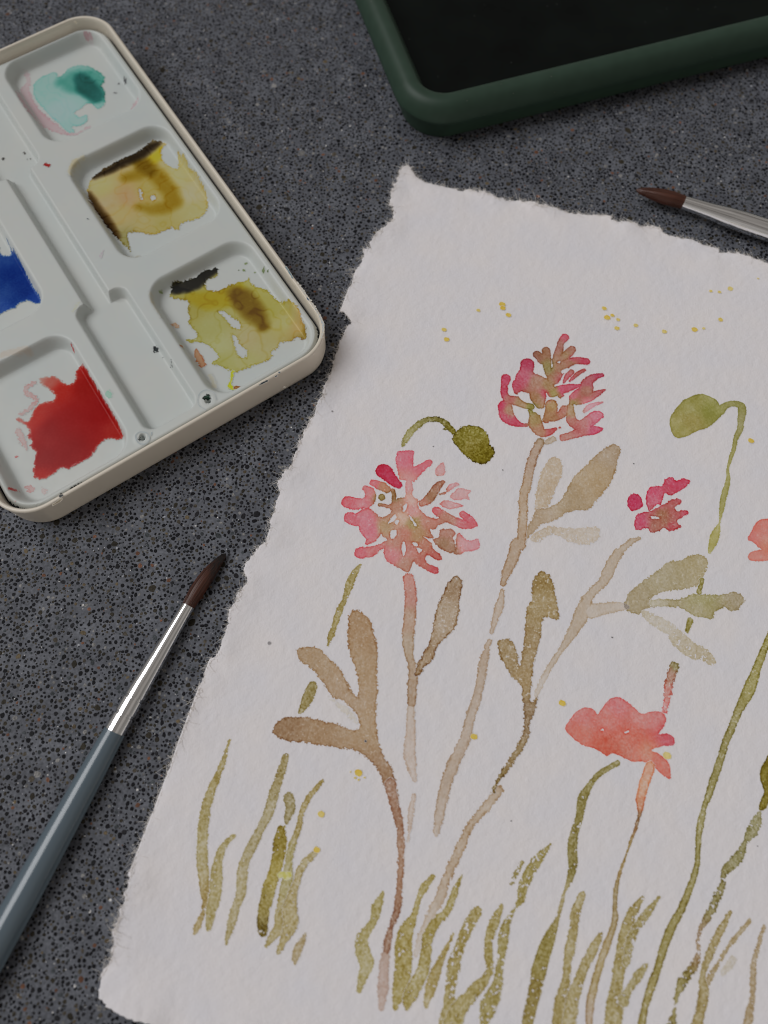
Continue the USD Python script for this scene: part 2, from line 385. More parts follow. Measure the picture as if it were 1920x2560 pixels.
def paint1(surf, parent, name, items, cols, label=None, edge=2.1, rough=.28, gran=.55, wash=.32, soft=.08, dry=0., order=0, dens=1., mat=None, edgew=.25, kind=None, cp=1.5, ce=.35, cn=1., blots=(), rings=0.):
    """items: (kind, frame, points): 's' stroke (x, y, r[, density]), 'p' filled outline, 'h' hole. cols: one colour or [(frame, x, y, colour), ...]."""
    if label and label.startswith('olive'):
        cols = [(q, a, b, (int(c[0] * .93), int(c[1] * .945), int(c[2] * .95))) for q, a, b, c in cols]
    seed = sum(map(ord, name)) % 50 + order * 7 + len(items)
    geo = []
    for it in items:
        k, fr, pts = it[:3]
        pts = np.asarray([tuple(q) + (1.,) * (4 - len(q)) if k == 's' else tuple(q)[:2] for q in pts], float)
        P = px(fr, pts)
        w = surf.to(U(P, surf.z))
        if k == 's':
            s = FR[fr][2] / 1659
            e1 = surf.to(U(P + [1, 0], surf.z)) - w; e2 = surf.to(U(P + [0, 1], surf.z)) - w
            loc = (np.linalg.norm(e1, axis=1) + np.linalg.norm(e2, axis=1)) / 2
            geo.append((k, w, pts[:, 2] * s * loc, pts[:, 3]))
        else:
            geo.append((k, catmull(w), None, None))
    allp = np.concatenate([g[1] for g in geo if g[0] != 'h']); mr = max([g[2].max() for g in geo if g[0] == 's'] + [0]) + .6
    g = surf.pitch
    lo = np.floor((allp.min(0) - mr) / g).astype(int); hi = np.ceil((allp.max(0) + mr) / g).astype(int)
    us, vs = np.arange(lo[0], hi[0] + 1) * g, np.arange(lo[1], hi[1] + 1) * g
    x, y = np.meshgrid(us, vs, indexing='ij')
    D = np.full(x.shape, -9., np.float32); K = np.ones(x.shape, np.float32)
    for k, w, r, dn in geo:
        if k == 's':
            n = len(w)
            if n == 1: w, r, dn, n = np.vstack([w, w + 1e-3]), np.repeat(r, 2), np.repeat(dn, 2), 2
            if n > 2:                                             # smooth the centre line
                full = np.column_stack([w, r, dn]); full = np.vstack([2 * full[0] - full[1], full, 2 * full[-1] - full[-2]])
                pts = []
                for i in range(1, n):
                    a, b, c, d = full[i - 1], full[i], full[i + 1], full[i + 2]
                    for t in (0, .34, .67):
                        pts.append(.5 * (2 * b + (c - a) * t + (2 * a - 5 * b + 4 * c - d) * t * t + (3 * b - a - 3 * c + d) * t ** 3))
                pts.append(full[n]); pts = np.array(pts); w, r, dn = pts[:, :2], np.maximum(pts[:, 2], .04), np.maximum(pts[:, 3], 0)
            for i in range(len(w) - 1):
                R = max(r[i], r[i + 1]) + .8
                a, b = np.minimum(w[i], w[i + 1]) - R, np.maximum(w[i], w[i + 1]) + R
                i0, i1 = np.searchsorted(us, [a[0], b[0]]); j0, j1 = np.searchsorted(vs, [a[1], b[1]])
                xx, yy = x[i0:i1, j0:j1], y[i0:i1, j0:j1]
                e = w[i + 1] - w[i]
                t = np.clip(((xx - w[i, 0]) * e[0] + (yy - w[i, 1]) * e[1]) / (e @ e + 1e-12), 0, 1)
                dd = r[i] + t * (r[i + 1] - r[i]) - np.hypot(xx - w[i, 0] - t * e[0], yy - w[i, 1] - t * e[1])
                sub = D[i0:i1, j0:j1]; better = dd > sub
                sub[better] = dd[better]; K[i0:i1, j0:j1][better] = (dn[i] + t * (dn[i + 1] - dn[i]))[better]
        elif k == 'p':
            dd = poly_sdf(w, x, y); better = dd > D
            D = np.where(better, dd, D); K = np.where(better, 1., K)
    for k, w, r, dn in geo:
        if k == 'h':
            D = np.minimum(D, -poly_sdf(w, x, y))
    near = D > -1.
    nz = np.zeros_like(x); fine = np.zeros_like(x); low = np.zeros_like(x); spk = np.zeros_like(x)
    xn, yn = x[near], y[near]
    nz[near] = .45 * fbm2(xn, yn, 1.1, 2, seed) + .95 * fbm2(xn, yn, .34, 2, seed + 1)
    fine[near] = 1.25 * fbm2(xn, yn, .36, 3, seed + 2)
    low[near] = fbm2(xn, yn, 4.5, 3, seed + 3)
    spk[near] = fbm2(xn, yn, .5, 2, seed + 4)
    D = D + rough * 1.5 * nz
    if dry:
        q = spk / .26 + low / .7
        D = np.minimum(D, (2.35 - 2.5 * dry - .5 * np.exp(-np.maximum(D, 0) / .35) - q) * .2)
    a = np.clip((D + .02) / soft, 0, 1); a = a * a * (3 - 2 * a)
    rim = np.exp(-(np.maximum(D - .05, 0) / edgew) ** 2)
    den = a * np.maximum(K, 0) * dens * (.80 + edge * rim * (.7 + .5 * fine) + gran * fine + wash * low)
    white = np.clip((spk - .42) / .25, 0, 1) * min(1., gran * 1.9)
    den = np.maximum(den * (1 - .7 * white), 0)
    if not isinstance(cols[0], tuple):
        lt = np.log(np.maximum(lin(cols) / surf.shown, .004))
        lt = np.broadcast_to(lt, x.shape + (3,))
    else:
        num = np.zeros(x.shape + (3,)); ws = np.zeros(x.shape)
        for fr, cx, cy, c in cols:
            w = surf.to(U(px(fr, [(cx, cy)]), surf.z))[0]
            q = 1 / ((x - w[0] + .8 * cn * low) ** 2 + (y - w[1] + .8 * cn * fine) ** 2 + ce) ** cp
            num += q[..., None] * np.log(np.maximum(lin(c) / surf.shown, .004)); ws += q
        lt = num / ws[..., None]
    for fr, pts, soft2, c in blots:
        q = np.asarray([tuple(t) for t in pts], float); w = surf.to(U(px(fr, q), surf.z)); r = q[:, 2] * FR[fr][2] / 1659 * .125
        bd = np.full(x.shape, -99.)
        if len(w) == 1: w, r = np.vstack([w, w + 1e-3]), np.repeat(r, 2)
        for i in range(len(w) - 1):
            e = w[i + 1] - w[i]; t = np.clip(((x - w[i, 0]) * e[0] + (y - w[i, 1]) * e[1]) / (e @ e + 1e-12), 0, 1)
            bd = np.maximum(bd, r[i] + t * (r[i + 1] - r[i]) - np.hypot(x - w[i, 0] - t * e[0], y - w[i, 1] - t * e[1]))
        b = np.clip((bd + .35 * low) / soft2 + .5, 0, 1); b = (b * b * (3 - 2 * b))[..., None]
        lt = lt * (1 - b) + np.log(np.maximum(lin(c) / surf.shown, .004)) * b
    if rings:                                                     # faint tide lines left by drying
        f = fbm2(x, y, 6.5, 3, seed + 9); den = den * (1 + rings * np.exp(-((f - .08) / .035) ** 2) + rings * .8 * np.exp(-((f + .2) / .03) ** 2))
    T = np.exp(np.minimum(lt, -.035) * den[..., None])         # pigment never makes the paper brighter
    colr = np.minimum(surf.base * T, .9)
    on = den > (.03 if order == 0 else .2)
    cell = on[:-1, :-1] | on[1:, :-1] | on[1:, 1:] | on[:-1, 1:]
    if not cell.any(): return None
    SHEETS[0] += 1
    v = surf.back(x.ravel(), y.ravel(), .02 + .003 * (SHEETS[0] % 14) + .02 * order)
    v, q, c = prune(v, quads(len(us), len(vs), cell), colr.reshape(-1, 3))
    return mesh(parent, name, v, q, mat or surf.mat, smooth=True, paint=c, label=label, kind=kind)


# ------------------------------------------------------------------ palette: tin rim, tray with wells
WELLS = [(u0, u1, v0, v1) for u0, u1 in ((3.8, 33.5), (55.1, 84.6)) for v0, v1 in ((3.4, 41.7), (49.6, 87.1), (94.6, 128.9))]


def tray_height(u, v):
    z = np.full(np.shape(u), TZ)
    s = lambda d, w: (lambda t: t * t * t * (t * (6 * t - 15) + 10))(np.clip(d / w, 0, 1))
    for w in WELLS:
        d = rr_sdf(u, v, *w, 6.0)
        z = z - 3.4 * s(d + .3, 2.3)
    ch = np.maximum.reduce([rr_sdf(u, v, 41.0, 47.9, 20., 110., 1.0), rr_sdf(u, v, 37.0, 51.2, 4.9, 45.2, 3.0), rr_sdf(u, v, 37.4, 51.0, 91.5, 127.5, 3.0)])
    z = z - 2.9 * s(ch + .2, 1.5)
    for cu, cv in ((34.8, 4.6), (52.6, 4.6)):
        r = np.hypot(u - cu, v - cv)
        z = z - 1.8 * s(.75 - r, .35) + .10 * s(2.3 - r, .6)
    e = rr_sdf(u, v, 1.7, PW - 1.7, 1.7, PH - 1.7, 8.4)
    z = z - 1.6 * (1 - s(e, .9)) + .45 * s(1.9 - np.abs(e - 1.2), 1.2) * 0
    return z


def palette():
    t = thing('paint_palette', 'cream metal paint box lid with white mixing wells full of paint', 'paint palette')
    prof = [(1.1, .3), (.5, .8), (.25, 2.), (.1, 8.4), (0., 9.3), (.06, 9.7), (.25, 9.95), (.55, 10.02), (.85, 9.93), (1.05, 9.6), (1.15, 9.0), (1.3, 6.0), (1.5, 3.0)]
    v, q = sweep(PW, PH, 10, prof, pal_place, 18)
    mesh(t, 'tin', v, q[:, ::-1], 'cream_enamel', smooth=40)
    v, q = sweep(PW, PH, 10, [(1.35, 4.5), (40., 4.2)], pal_place, 18)
    mesh(t, 'gap_liner', *sweep(PW, PH, 10, [(1.35, 5.2), (3.2, 5.0)], pal_place, 18), 'dark_gap')
    us, vs = np.linspace(1.6, PW - 1.6, 243), np.linspace(1.6, PH - 1.6, 367)
    u, v = np.meshgrid(us, vs, indexing='ij')
    z = tray_height(u, v)
    e = rr_sdf(u, v, 1.7, PW - 1.7, 1.7, PH - 1.7, 8.4)
    keep = (e > -.05)[:-1, :-1] & (e > -.05)[1:, 1:] & (e > -.05)[1:, :-1] & (e > -.05)[:-1, 1:]
    P = pal_place(np.stack([u, v, z], -1).reshape(-1, 3))
    P, q = prune(P, quads(len(us), len(vs), keep))
    tr = mesh(t, 'tray', P, q[:, ::-1], 'tray_plastic', smooth=True)

    def back(u, v, off):
        return pal_place(np.column_stack([u, v, tray_height(u, v) + off]))

    def tops(z):
        return Surface(z, to_pal, back, .13, TRAY, (148, 154, 156), 'dried_paint')
    W = tops(4.2); T = tops(TZ)
    kw = dict(rough=.36, gran=.08, wash=.2, soft=.12, edge=1.5, edgew=.26, cn=.35, ce=1.1)
    # well with teal paint
    paint(W, tr, 'paint_stain', [('s', 'a', [(270, 760, 22, .4), (300, 850, 18, .4), (255, 960, 45, .6), (330, 1130, 55, .7), (430, 1240, 55, .8), (560, 1320, 42, .7), (690, 1385, 14, .6), (800, 1385, 10, .4), (930, 1310, 12, .4)]),
                                ('s', 'a', [(920, 445, 14, .6), (960, 460, 22, .6)]), ('s', 'a', [(1420, 1070, 30, .6), (1390, 1130, 22, .5)])], (176, 120, 128), label='pale pink paint stain', **kw)
    paint(W, tr, 'paint_puddle', [('p', 'a', [(345, 900), (380, 840), (450, 790), (550, 750), (590, 760), (600, 795), (640, 790), (690, 730), (760, 690), (840, 675), (920, 690), (980, 715), (1050, 760), (1080, 800), (1070, 860), (1050, 890), (1080, 930), (1090, 1000), (1080, 1080), (1020, 1135), (980, 1110), (940, 1075), (890, 1080), (850, 1120), (770, 1165), (820, 1215), (890, 1195), (910, 1230), (890, 1270), (820, 1310), (750, 1310), (770, 1370), (700, 1370), (650, 1320), (600, 1270), (500, 1180), (400, 1070), (350, 980)])],
          [('a', 450, 950, (112, 150, 148)), ('a', 650, 1150, (122, 155, 155)), ('a', 800, 1280, (116, 150, 150)), ('a', 1000, 800, (96, 140, 136)), ('a', 560, 850, (110, 148, 146))],
          blots=[('a', [(640, 850, 50), (780, 850, 130), (920, 850, 150), (1010, 990, 90)], 3.2, (44, 116, 106)), ('a', [(840, 820, 70), (900, 900, 95), (1000, 990, 75)], 2.2, (0, 60, 56))], label='dried teal paint', order=1, rings=.35, **kw)
    # well with brown and olive paint
    paint(W, tr, 'paint_puddle', [('p', 'b', [(300, 590), (380, 530), (540, 430), (760, 330), (880, 240), (940, 215), (1010, 230), (1060, 250), (1010, 300), (1010, 380), (1030, 430), (1100, 480), (1160, 505), (1190, 490), (1185, 385), (1230, 410), (1290, 480), (1310, 545), (1370, 600), (1440, 700), (1475, 780), (1490, 850), (1470, 960), (1400, 1020), (1290, 1050), (1210, 1080), (1190, 1130), (1150, 1135), (1120, 1115), (1000, 1170), (900, 1185), (780, 1165), (700, 1160), (660, 1180), (680, 1300), (700, 1380), (640, 1310), (560, 1240), (450, 1120), (350, 980), (270, 850), (240, 740), (265, 660)]),
                                  ('h', 'b', [(775, 715), (800, 740), (825, 825), (790, 800)]), ('h', 'b', [(900, 790), (935, 780), (955, 805), (930, 835), (905, 825)])],
          [('b', 400, 700, (164, 150, 96)), ('b', 480, 860, (164, 140, 100)), ('b', 650, 800, (160, 124, 80)), ('b', 600, 960, (160, 142, 92)), ('b', 850, 1090, (152, 137, 80)), ('b', 1000, 1080, (148, 136, 74)), ('b', 1150, 600, (162, 152, 104)), ('b', 1320, 760, (160, 150, 112)), ('b', 1330, 950, (152, 144, 90)), ('b', 860, 720, (150, 134, 66)), ('b', 650, 1250, (126, 120, 70))],
          blots=[('b', [(640, 600, 40), (780, 560, 60), (900, 520, 75), (1000, 620, 70), (1100, 740, 70), (1140, 850, 75), (1040, 910, 65), (900, 930, 55), (780, 900, 30)], 3.0, (116, 92, 18)), ('b', [(880, 440, 50), (960, 380, 60), (1000, 300, 25)], 2.0, (148, 134, 22)), ('b', [(740, 430, 40), (830, 470, 75), (900, 540, 50)], 2.6, (84, 60, 4)),
                 ('b', [(320, 595, 14), (440, 535, 28), (560, 465, 40), (700, 405, 46), (800, 355, 50), (900, 280, 48), (970, 245, 26)], 2.4, (18, 11, 2)), ('b', [(265, 760, 8), (300, 840, 26), (380, 970, 36), (460, 1090, 40), (540, 1210, 34)], 2.2, (38, 22, 4))],
          label='olive paint with a dark brown pool along two sides', order=1, mat='wet_paint', rings=.3, **kw)
    # nearest well with olive paint
    paint(W, tr, 'paint_puddle', [('p', 'c', [(215, 410), (340, 365), (430, 330), (500, 280), (570, 265), (610, 250), (630, 270), (610, 340), (560, 350), (515, 370), (515, 420), (570, 460), (660, 450), (760, 395), (880, 370), (915, 340), (920, 370), (980, 430), (1060, 450), (1120, 500), (1170, 550), (1230, 580), (1280, 610), (1340, 650), (1380, 700), (1400, 790), (1440, 870), (1420, 905), (1350, 880), (1300, 910), (1190, 930), (1170, 970), (1120, 1010), (1120, 1050), (1060, 1100), (960, 1130), (830, 1185), (760, 1200), (740, 1180), (650, 1140), (590, 1130), (585, 1095), (635, 1060), (590, 990), (530, 940), (460, 925), (350, 920), (350, 900), (430, 890), (435, 830), (380, 770), (360, 740), (380, 700), (360, 640), (370, 580), (330, 540), (200, 520), (215, 460)]),
                                  ('h', 'c', [(630, 640), (690, 650), (760, 700), (820, 740), (830, 800), (760, 785), (700, 710)]), ('h', 'c', [(760, 850), (800, 890), (830, 950), (885, 1000), (880, 1060), (820, 1050), (790, 980)])],
          [('c', 430, 640, (136, 128, 54)), ('c', 560, 800, (140, 138, 74)), ('c', 650, 960, (148, 148, 94)), ('c', 700, 1090, (144, 142, 80)), ('c', 900, 1100, (146, 142, 84)), ('c', 920, 900, (150, 138, 90)), ('c', 1040, 960, (148, 140, 90)), ('c', 950, 430, (146, 140, 66)), ('c', 1110, 620, (144, 138, 66)), ('c', 1230, 750, (152, 148, 90)), ('c', 1360, 790, (158, 134, 78)), ('c', 1420, 890, (126, 108, 44))],
          blots=[('c', [(400, 520, 40), (560, 550, 80), (700, 520, 80), (800, 450, 60)], 2.6, (128, 114, 12)), ('c', [(780, 470, 50), (850, 530, 85), (950, 650, 80), (1040, 770, 40)], 2.8, (86, 64, 0)), ('c', [(245, 445, 38), (340, 420, 50), (430, 390, 52), (490, 330, 42), (570, 295, 28), (615, 268, 18)], 1.7, (9, 8, 2))],
          label='olive green paint with a black pool in one corner', order=1, rings=.45, **kw)
    paint(W, tr, 'paint_drip', [('s', 'c', [(437, 990, 12), (450, 1050, 30), (490, 1120, 30)]), ('s', 'c', [(325, 1000, 8), (335, 1020, 8)]), ('s', 'c', [(235, 765, 18, .6), (265, 785, 16, .6)])], (138, 104, 76), label='brown paint drip', order=1, **kw)
    paint(W, tr, 'paint_drip', [('s', 'c', [(765, 1185, 9, .6), (752, 1260, 8, .7), (735, 1320, 16), (790, 1348, 10)])], (186, 172, 20), label='bright yellow paint drip', order=2, **kw)
    paint(W, tr, 'paint_drip', [('s', 'c', [(790, 1336, 12), (830, 1330, 12)])], (120, 84, 36), label='small brown paint drip', order=3, **kw)
    # red and blue pools
    paint(W, tr, 'paint_stain', [('s', 'd', [(350, 540, 16, .3), (260, 590, 20, .35), (270, 650, 22, .3), (360, 700, 16, .4), (300, 790, 20, .3), (210, 850, 14, .3)]), ('s', 'd', [(180, 1020, 25, .25), (230, 1120, 30, .3), (270, 1190, 14, .3)]),
                                 ('s', 'd', [(275, 1570, 24, .5), (320, 1590, 26, .5), (290, 1610, 20, .45)]), ('s', 'd', [(175, 1625, 22, 1.)]), ('s', 'd', [(532, 1655, 18, 1.2)]), ('s', 'd', [(155, 1272, 12, .8)]), ('s', 'd', [(430, 1610, 30, .2)]), ('s', 'd', [(745, 230, 9, 1.8), (760, 262, 8, 1.8)]), ('s', 'd', [(0, 1390, 26, 2.6), (20, 1430, 22, 2.4)]), ('s', 'd', [(212, 1760, 8, 1.)])],
          (170, 92, 92), label='pale red paint stains round the red pool', **kw)
    paint(W, tr, 'paint_puddle', [('p', 'd', [(800, 375), (870, 410), (960, 560), (1080, 760), (1180, 920), (1225, 1040), (1215, 1095), (1150, 1110), (1070, 1100), (990, 1150), (930, 1240), (870, 1300), (750, 1360), (680, 1400), (610, 1390), (540, 1450), (440, 1495), (370, 1500), (320, 1470), (325, 1350), (340, 1230), (290, 1180), (310, 1130), (270, 1080), (280, 1010), (210, 950), (160, 930), (160, 880), (210, 880), (270, 920), (320, 840), (350, 770), (430, 730), (520, 710), (535, 670), (470, 610), (400, 560), (370, 510), (420, 485), (520, 470), (580, 490), (640, 540), (700, 545), (740, 500), (740, 430)])],
          [('d', 700, 900, (112, 2, 2)), ('d', 500, 1000, (106, 0, 0)), ('d', 900, 900, (112, 4, 4)), ('d', 450, 1300, (104, 0, 0)), ('d', 700, 1200, (106, 0, 0)), ('d', 850, 600, (112, 6, 4)), ('d', 1150, 1050, (124, 14, 10)), ('d', 1000, 750, (110, 4, 4)), ('d', 400, 530, (176, 96, 88)), ('d', 500, 540, (166, 62, 54)), ('d', 600, 620, (136, 16, 10)), ('d', 190, 905, (166, 64, 58)), ('d', 350, 880, (140, 20, 14)), ('d', 400, 1470, (134, 16, 12))],
          label='wet deep red paint pool', order=2, mat='wet_paint', **{**kw, 'soft': .9, 'edge': .1})
    paint(W, tr, 'paint_puddle', [('p', 'e', [(-300, 1190), (-120, 1140), (0, 1120), (20, 1210), (120, 1225), (140, 1170), (105, 1050), (130, 1050), (175, 1180), (230, 1210), (330, 1400), (400, 1560), (460, 1680), (510, 1730), (530, 1800), (515, 1860), (430, 1845), (350, 1820), (250, 1850), (200, 1910), (100, 1940), (-50, 2010), (-300, 2050), (-500, 1700), (-400, 1300)])],
          [('e', 100, 1500, (4, 26, 92)), ('e', 300, 1700, (4, 24, 90)), ('e', 100, 1280, (12, 38, 104)), ('e', 60, 1900, (20, 48, 120)), ('e', 450, 1790, (14, 40, 112)), ('e', 200, 1800, (6, 30, 98))],
          label='wet ultramarine blue paint pool', order=2, mat='wet_paint', **{**kw, 'soft': .7, 'edge': .25})
    # spots and stains on the flat of the tray
    paint(T, tr, 'paint_speck', [('s', 'e', [(590, 62, 26), (620, 68, 26)])], (128, 16, 14), label='small dark red paint speck', order=1, **kw)
    paint(tops(4.7), tr, 'paint_speck', [('s', 'c', [(62, 975, 20), (72, 990, 22), (80, 1000, 16)]), ('s', 'c', [(145, 1097, 8)]), ('s', 'c', [(138, 1062, 4)]), ('s', 'c', [(145, 1030, 4)]), ('s', 'c', [(212, 1150, 5)]), ('s', 'c', [(238, 1138, 5)]), ('s', 'c', [(225, 1165, 5)])], (14, 22, 24), label='black paint specks', **kw)
    paint(T, tr, 'paint_stain', [('s', 'd', [(1070, 650, 32, .8), (1080, 670, 24, .7)])], (110, 158, 138), label='pale mint green stain', **kw)
    paint(T, tr, 'paint_stain', [('s', 'e', [(1330, 1170, 26, .5), (1290, 1230, 34, .8)])], (142, 124, 142), label='pale mauve smear', order=1, **{**kw, 'soft': .9, 'edge': 0})
    paint(W, tr, 'paint_speck', [('s', 'c', [(1052, 318, 14, .7)]), ('s', 'c', [(1096, 347, 8)]), ('s', 'c', [(860, 272, 12, .6)]), ('s', 'c', [(885, 214, 10, .5)]), ('s', 'c', [(815, 272, 4)]), ('s', 'c', [(965, 292, 8, .4)]), ('s', 'c', [(120, 480, 12, .5)])], (84, 100, 60), label='tiny green paint specks', **kw)
    paint(W, tr, 'paint_speck', [('s', 'a', [(1300, 855, 10), (1320, 880, 10)]), ('s', 'a', [(1230, 870, 5, .7)]), ('s', 'a', [(1195, 965, 10, .4)]), ('s', 'a', [(1145, 487, 8, .4)])], (70, 74, 78), label='tiny grey paint specks', **kw)
    paint(tops(4.7), tr, 'paint_speck', [('s', 'a', [(250, 1575, 10, .7), (256, 1590, 8, .7)]), ('s', 'a', [(37, 1645, 12)]), ('s', 'a', [(290, 1652, 5)]), ('s', 'a', [(320, 1648, 5)])], (50, 48, 44), label='dark specks in the middle channel', order=1, **kw)
    paint(T, tr, 'paint_speck', [('s', 'b', [(252, 1025, 6)])], (40, 60, 70), order=2, **kw)
    # inked rings round the two pegs, dried dark paint in the gap along the near edge
    paint(T, tr, 'paint_stain', [('s', 'c', [(450, 1430, 5, .8), (470, 1380, 5, .8), (530, 1352, 5, .7), (600, 1380, 5, .5), (620, 1440, 5, .4)]), ('s', 'c', [(450, 1430, 5, .8), (460, 1490, 5, .6), (520, 1530, 5, .5)])], (112, 126, 134), label='faint blue ring', **{**kw, 'rough': .05, 'edge': .2, 'dens': .7})
    paint(T, tr, 'paint_stain', [('s', 'd', [(1340, 1060, 6, .8), (1360, 1130, 6, .9), (1430, 1150, 6, .7), (1480, 1100, 6, .6), (1450, 1040, 6, .6), (1380, 1030, 6, .6), (1340, 1060, 6, .8)]), ('s', 'd', [(1500, 1035, 6, 1.), (1495, 1065, 5, 1.)])], (110, 124, 134), label='faint blue ring', order=1, **{**kw, 'rough': .05, 'edge': .2, 'dens': .7})
    paint(tops(TZ - 1.5), tr, 'paint_speck', [('s', 'c', [(530, 1450, 16), (560, 1440, 18), (560, 1462, 10)])], (16, 40, 30), label='dark green paint in the peg hole', **kw)
    paint(tops(TZ - 1.5), tr, 'paint_speck', [('s', 'd', [(1400, 1120, 14), (1425, 1100, 16)])], (14, 26, 32), label='black paint in the peg hole', **kw)
    paint(T, tr, 'paint_smear', [('s', 'd', [(600, 1650, 16), (680, 1610, 12), (760, 1560, 16), (800, 1535, 9)])], (16, 24, 26), label='black paint smear along the near edge', order=2, **kw)

    rim = Surface(10., to_pal, lambda u, v, off: pal_place(np.column_stack([u, v, np.full(len(u), 10.0) + off])), .11, (.74, .68, .58), (176, 170, 158), 'dried_paint')
    for fr, pts, c in [('Q', [(405, 262, 5, .8), (445, 240, 9), (492, 216, 6)], (28, 34, 38)), ('Q', [(575, 172, 6), (590, 162, 5)], (40, 50, 58)), ('Q', [(612, 132, 7), (622, 128, 5)], (50, 64, 76)), ('d', [(525, 1748, 8), (580, 1712, 10), (610, 1690, 7)], (92, 82, 62)), ('d', [(598, 1660, 14), (615, 1650, 12)], (16, 20, 20)),
                       ('P', [(283, 1432, 5), (292, 1446, 6), (300, 1456, 4)], (36, 60, 84)), ('P', [(366, 1545, 4, .7), (374, 1556, 4, .7)], (60, 80, 100)), ('a', [(780, 232, 6, .8), (792, 238, 6, .8)], (90, 84, 60)), ('Q', [(667, 283, 5), (672, 288, 4)], (50, 46, 42)),
                       ('P', [(62, 1110, 7, .8), (100, 1170, 9, .9), (130, 1222, 6, .8)], (70, 96, 110))]:
        paint(rim, t, 'paint_chip', [('s', fr, pts)], c, label='dark paint chip on the rim', order=1, rough=.1, gran=.1, wash=.1, edge=.2)
    for fr, pts, d in [('P', [(180, 1270, 7, .4), (300, 1440, 8, .5), (400, 1600, 9, .7), (448, 1720, 9, .8), (430, 1850, 9, .7)], .8)]:
        paint(rim, t, 'paint_smear', [('s', fr, pts)], (124, 140, 154), label='blue grey paint smear along the rim', rough=.22, gran=.3, wash=.6, edge=.2, soft=.3, dens=d, dry=.1)
    st = dict(rough=.3, gran=.1, wash=.4, soft=.9, edge=0., dens=.8)
    for sf, fr, pts, c in [(T, 'b', [(60, 570, 20, .5), (66, 500, 30, .8), (110, 430, 34, .7), (200, 375, 24, .5)], (150, 132, 92)), (T, 'c', [(20, 470, 16, .5), (30, 540, 20, .5), (110, 690, 14, .4)], (146, 134, 104)), (W, 'b', [(640, 1420, 20, .6), (720, 1425, 16, .7), (780, 1410, 12, .5)], (96, 90, 74)), (W, 'c', [(560, 1220, 30, .5), (600, 1320, 30, .5)], (146, 136, 104)), (W, 'd', [(100, 330, 50, .5), (320, 270, 40, .5)], (160, 128, 112)), (T, 'e', [(1010, 1840, 30, .5), (940, 1940, 26, .6)], (156, 146, 104)), (W, 'a', [(620, 470, 40, .4), (760, 420, 40, .35)], (150, 128, 122))]:
        paint(sf, tr, 'paint_stain', [('s', fr, pts)], c, label='faint ochre stain', order=0, **st)


palette()


# ------------------------------------------------------------------ the sheet of handmade paper
def edge_pts():
    L = [('P', [(1330, 95), (1250, 130), (1215, 230), (1150, 360), (1140, 420), (1125, 480), (1175, 500), (1150, 640), (1080, 720), (1000, 780), (930, 850), (920, 920), (862, 930), (870, 1000), (820, 1080), (770, 1190), (770, 1250), (720, 1330), (620, 1390), (580, 1440), (600, 1530), (660, 1590), (720, 1660), (720, 1730), (650, 1860), (600, 1960), (570, 2080), (535, 2190)]),
         ('Q', [(1110, 200), (1090, 330), (1050, 430), (960, 570), (900, 680), (850, 790), (790, 930), (740, 1060), (700, 1160), (640, 1240), (595, 1320), (620, 1420), (570, 1540), (535, 1680), (510, 1780), (450, 1900), (330, 2030), (260, 2140)]),
         ('R', [(1380, 290), (1340, 380), (1380, 480), (1360, 620), (1260, 720), (1200, 900), (1140, 990), (1100, 1150), (1040, 1370), (985, 1560), (920, 1620), (800, 1690), (750, 1770), (760, 1900), (740, 2000), (650, 2080)]),
         ('Z', [(1220, 1100), (1190, 1200), (1150, 1320), (1090, 1490), (1030, 1600), (990, 1740)]),
         ('V', [(540, 150), (490, 240), (500, 330), (440, 450), (410, 570), (440, 680), (370, 820), (330, 1000), (280, 1100), (280, 1230), (240, 1330), (170, 1430), (190, 1490), (160, 1610), (200, 1700), (240, 1740), (400, 1800), (550, 1850)])]
    left = np.concatenate([to_paper(U(px(f, p), PZ)) for f, p in L])
    top = to_paper(U(px('T', [(1659, 450), (1580, 425), (1510, 402), (1450, 405), (1440, 385), (1380, 365), (1300, 340), (1230, 325), (1190, 290), (1130, 290), (1060, 275), (1000, 265), (960, 240), (900, 235), (800, 225), (720, 212), (640, 190), (560, 172), (500, 172), (440, 148), (330, 130), (240, 110), (150, 85)]), PZ))
    vb = left[-1][1]
    extra_b = [(u, vb + .8 * math.sin(u * .4)) for u in np.arange(left[-1][0] + 6, PWID, 7)]
    extra_r = [(PWID + .7 * math.sin(v), v) for v in np.arange(vb, 2, -8)]
    extra_t = [(u, .6 * math.sin(u * .7)) for u in np.arange(PWID - 6, top[0][0] + 3, -5)]
    return np.array(list(map(tuple, left)) + extra_b + extra_r + extra_t + list(map(tuple, top)))


PP = .36
OUT = catmull(edge_pts(), n=3)
pu, pv = np.arange(-9, 425) * PP, np.arange(-20, 612) * PP
GU, GV = np.meshgrid(pu, pv, indexing='ij')


def coarse_sdf():
    c = 8
    s = poly_sdf(OUT, GU[::c, ::c], GV[::c, ::c])
    out = np.full(GU.shape, 0., np.float32)
    B = c
    for i in range(0, GU.shape[0], B):
        for j in range(0, GU.shape[1], B):
            s0 = s[i // c, j // c]
            sl = (slice(i, i + B), slice(j, j + B))
            out[sl] = s0 if abs(s0) > 9 else np.nan
    need = np.isnan(out)
    out[need] = poly_sdf(OUT, GU[need], GV[need])
    return out


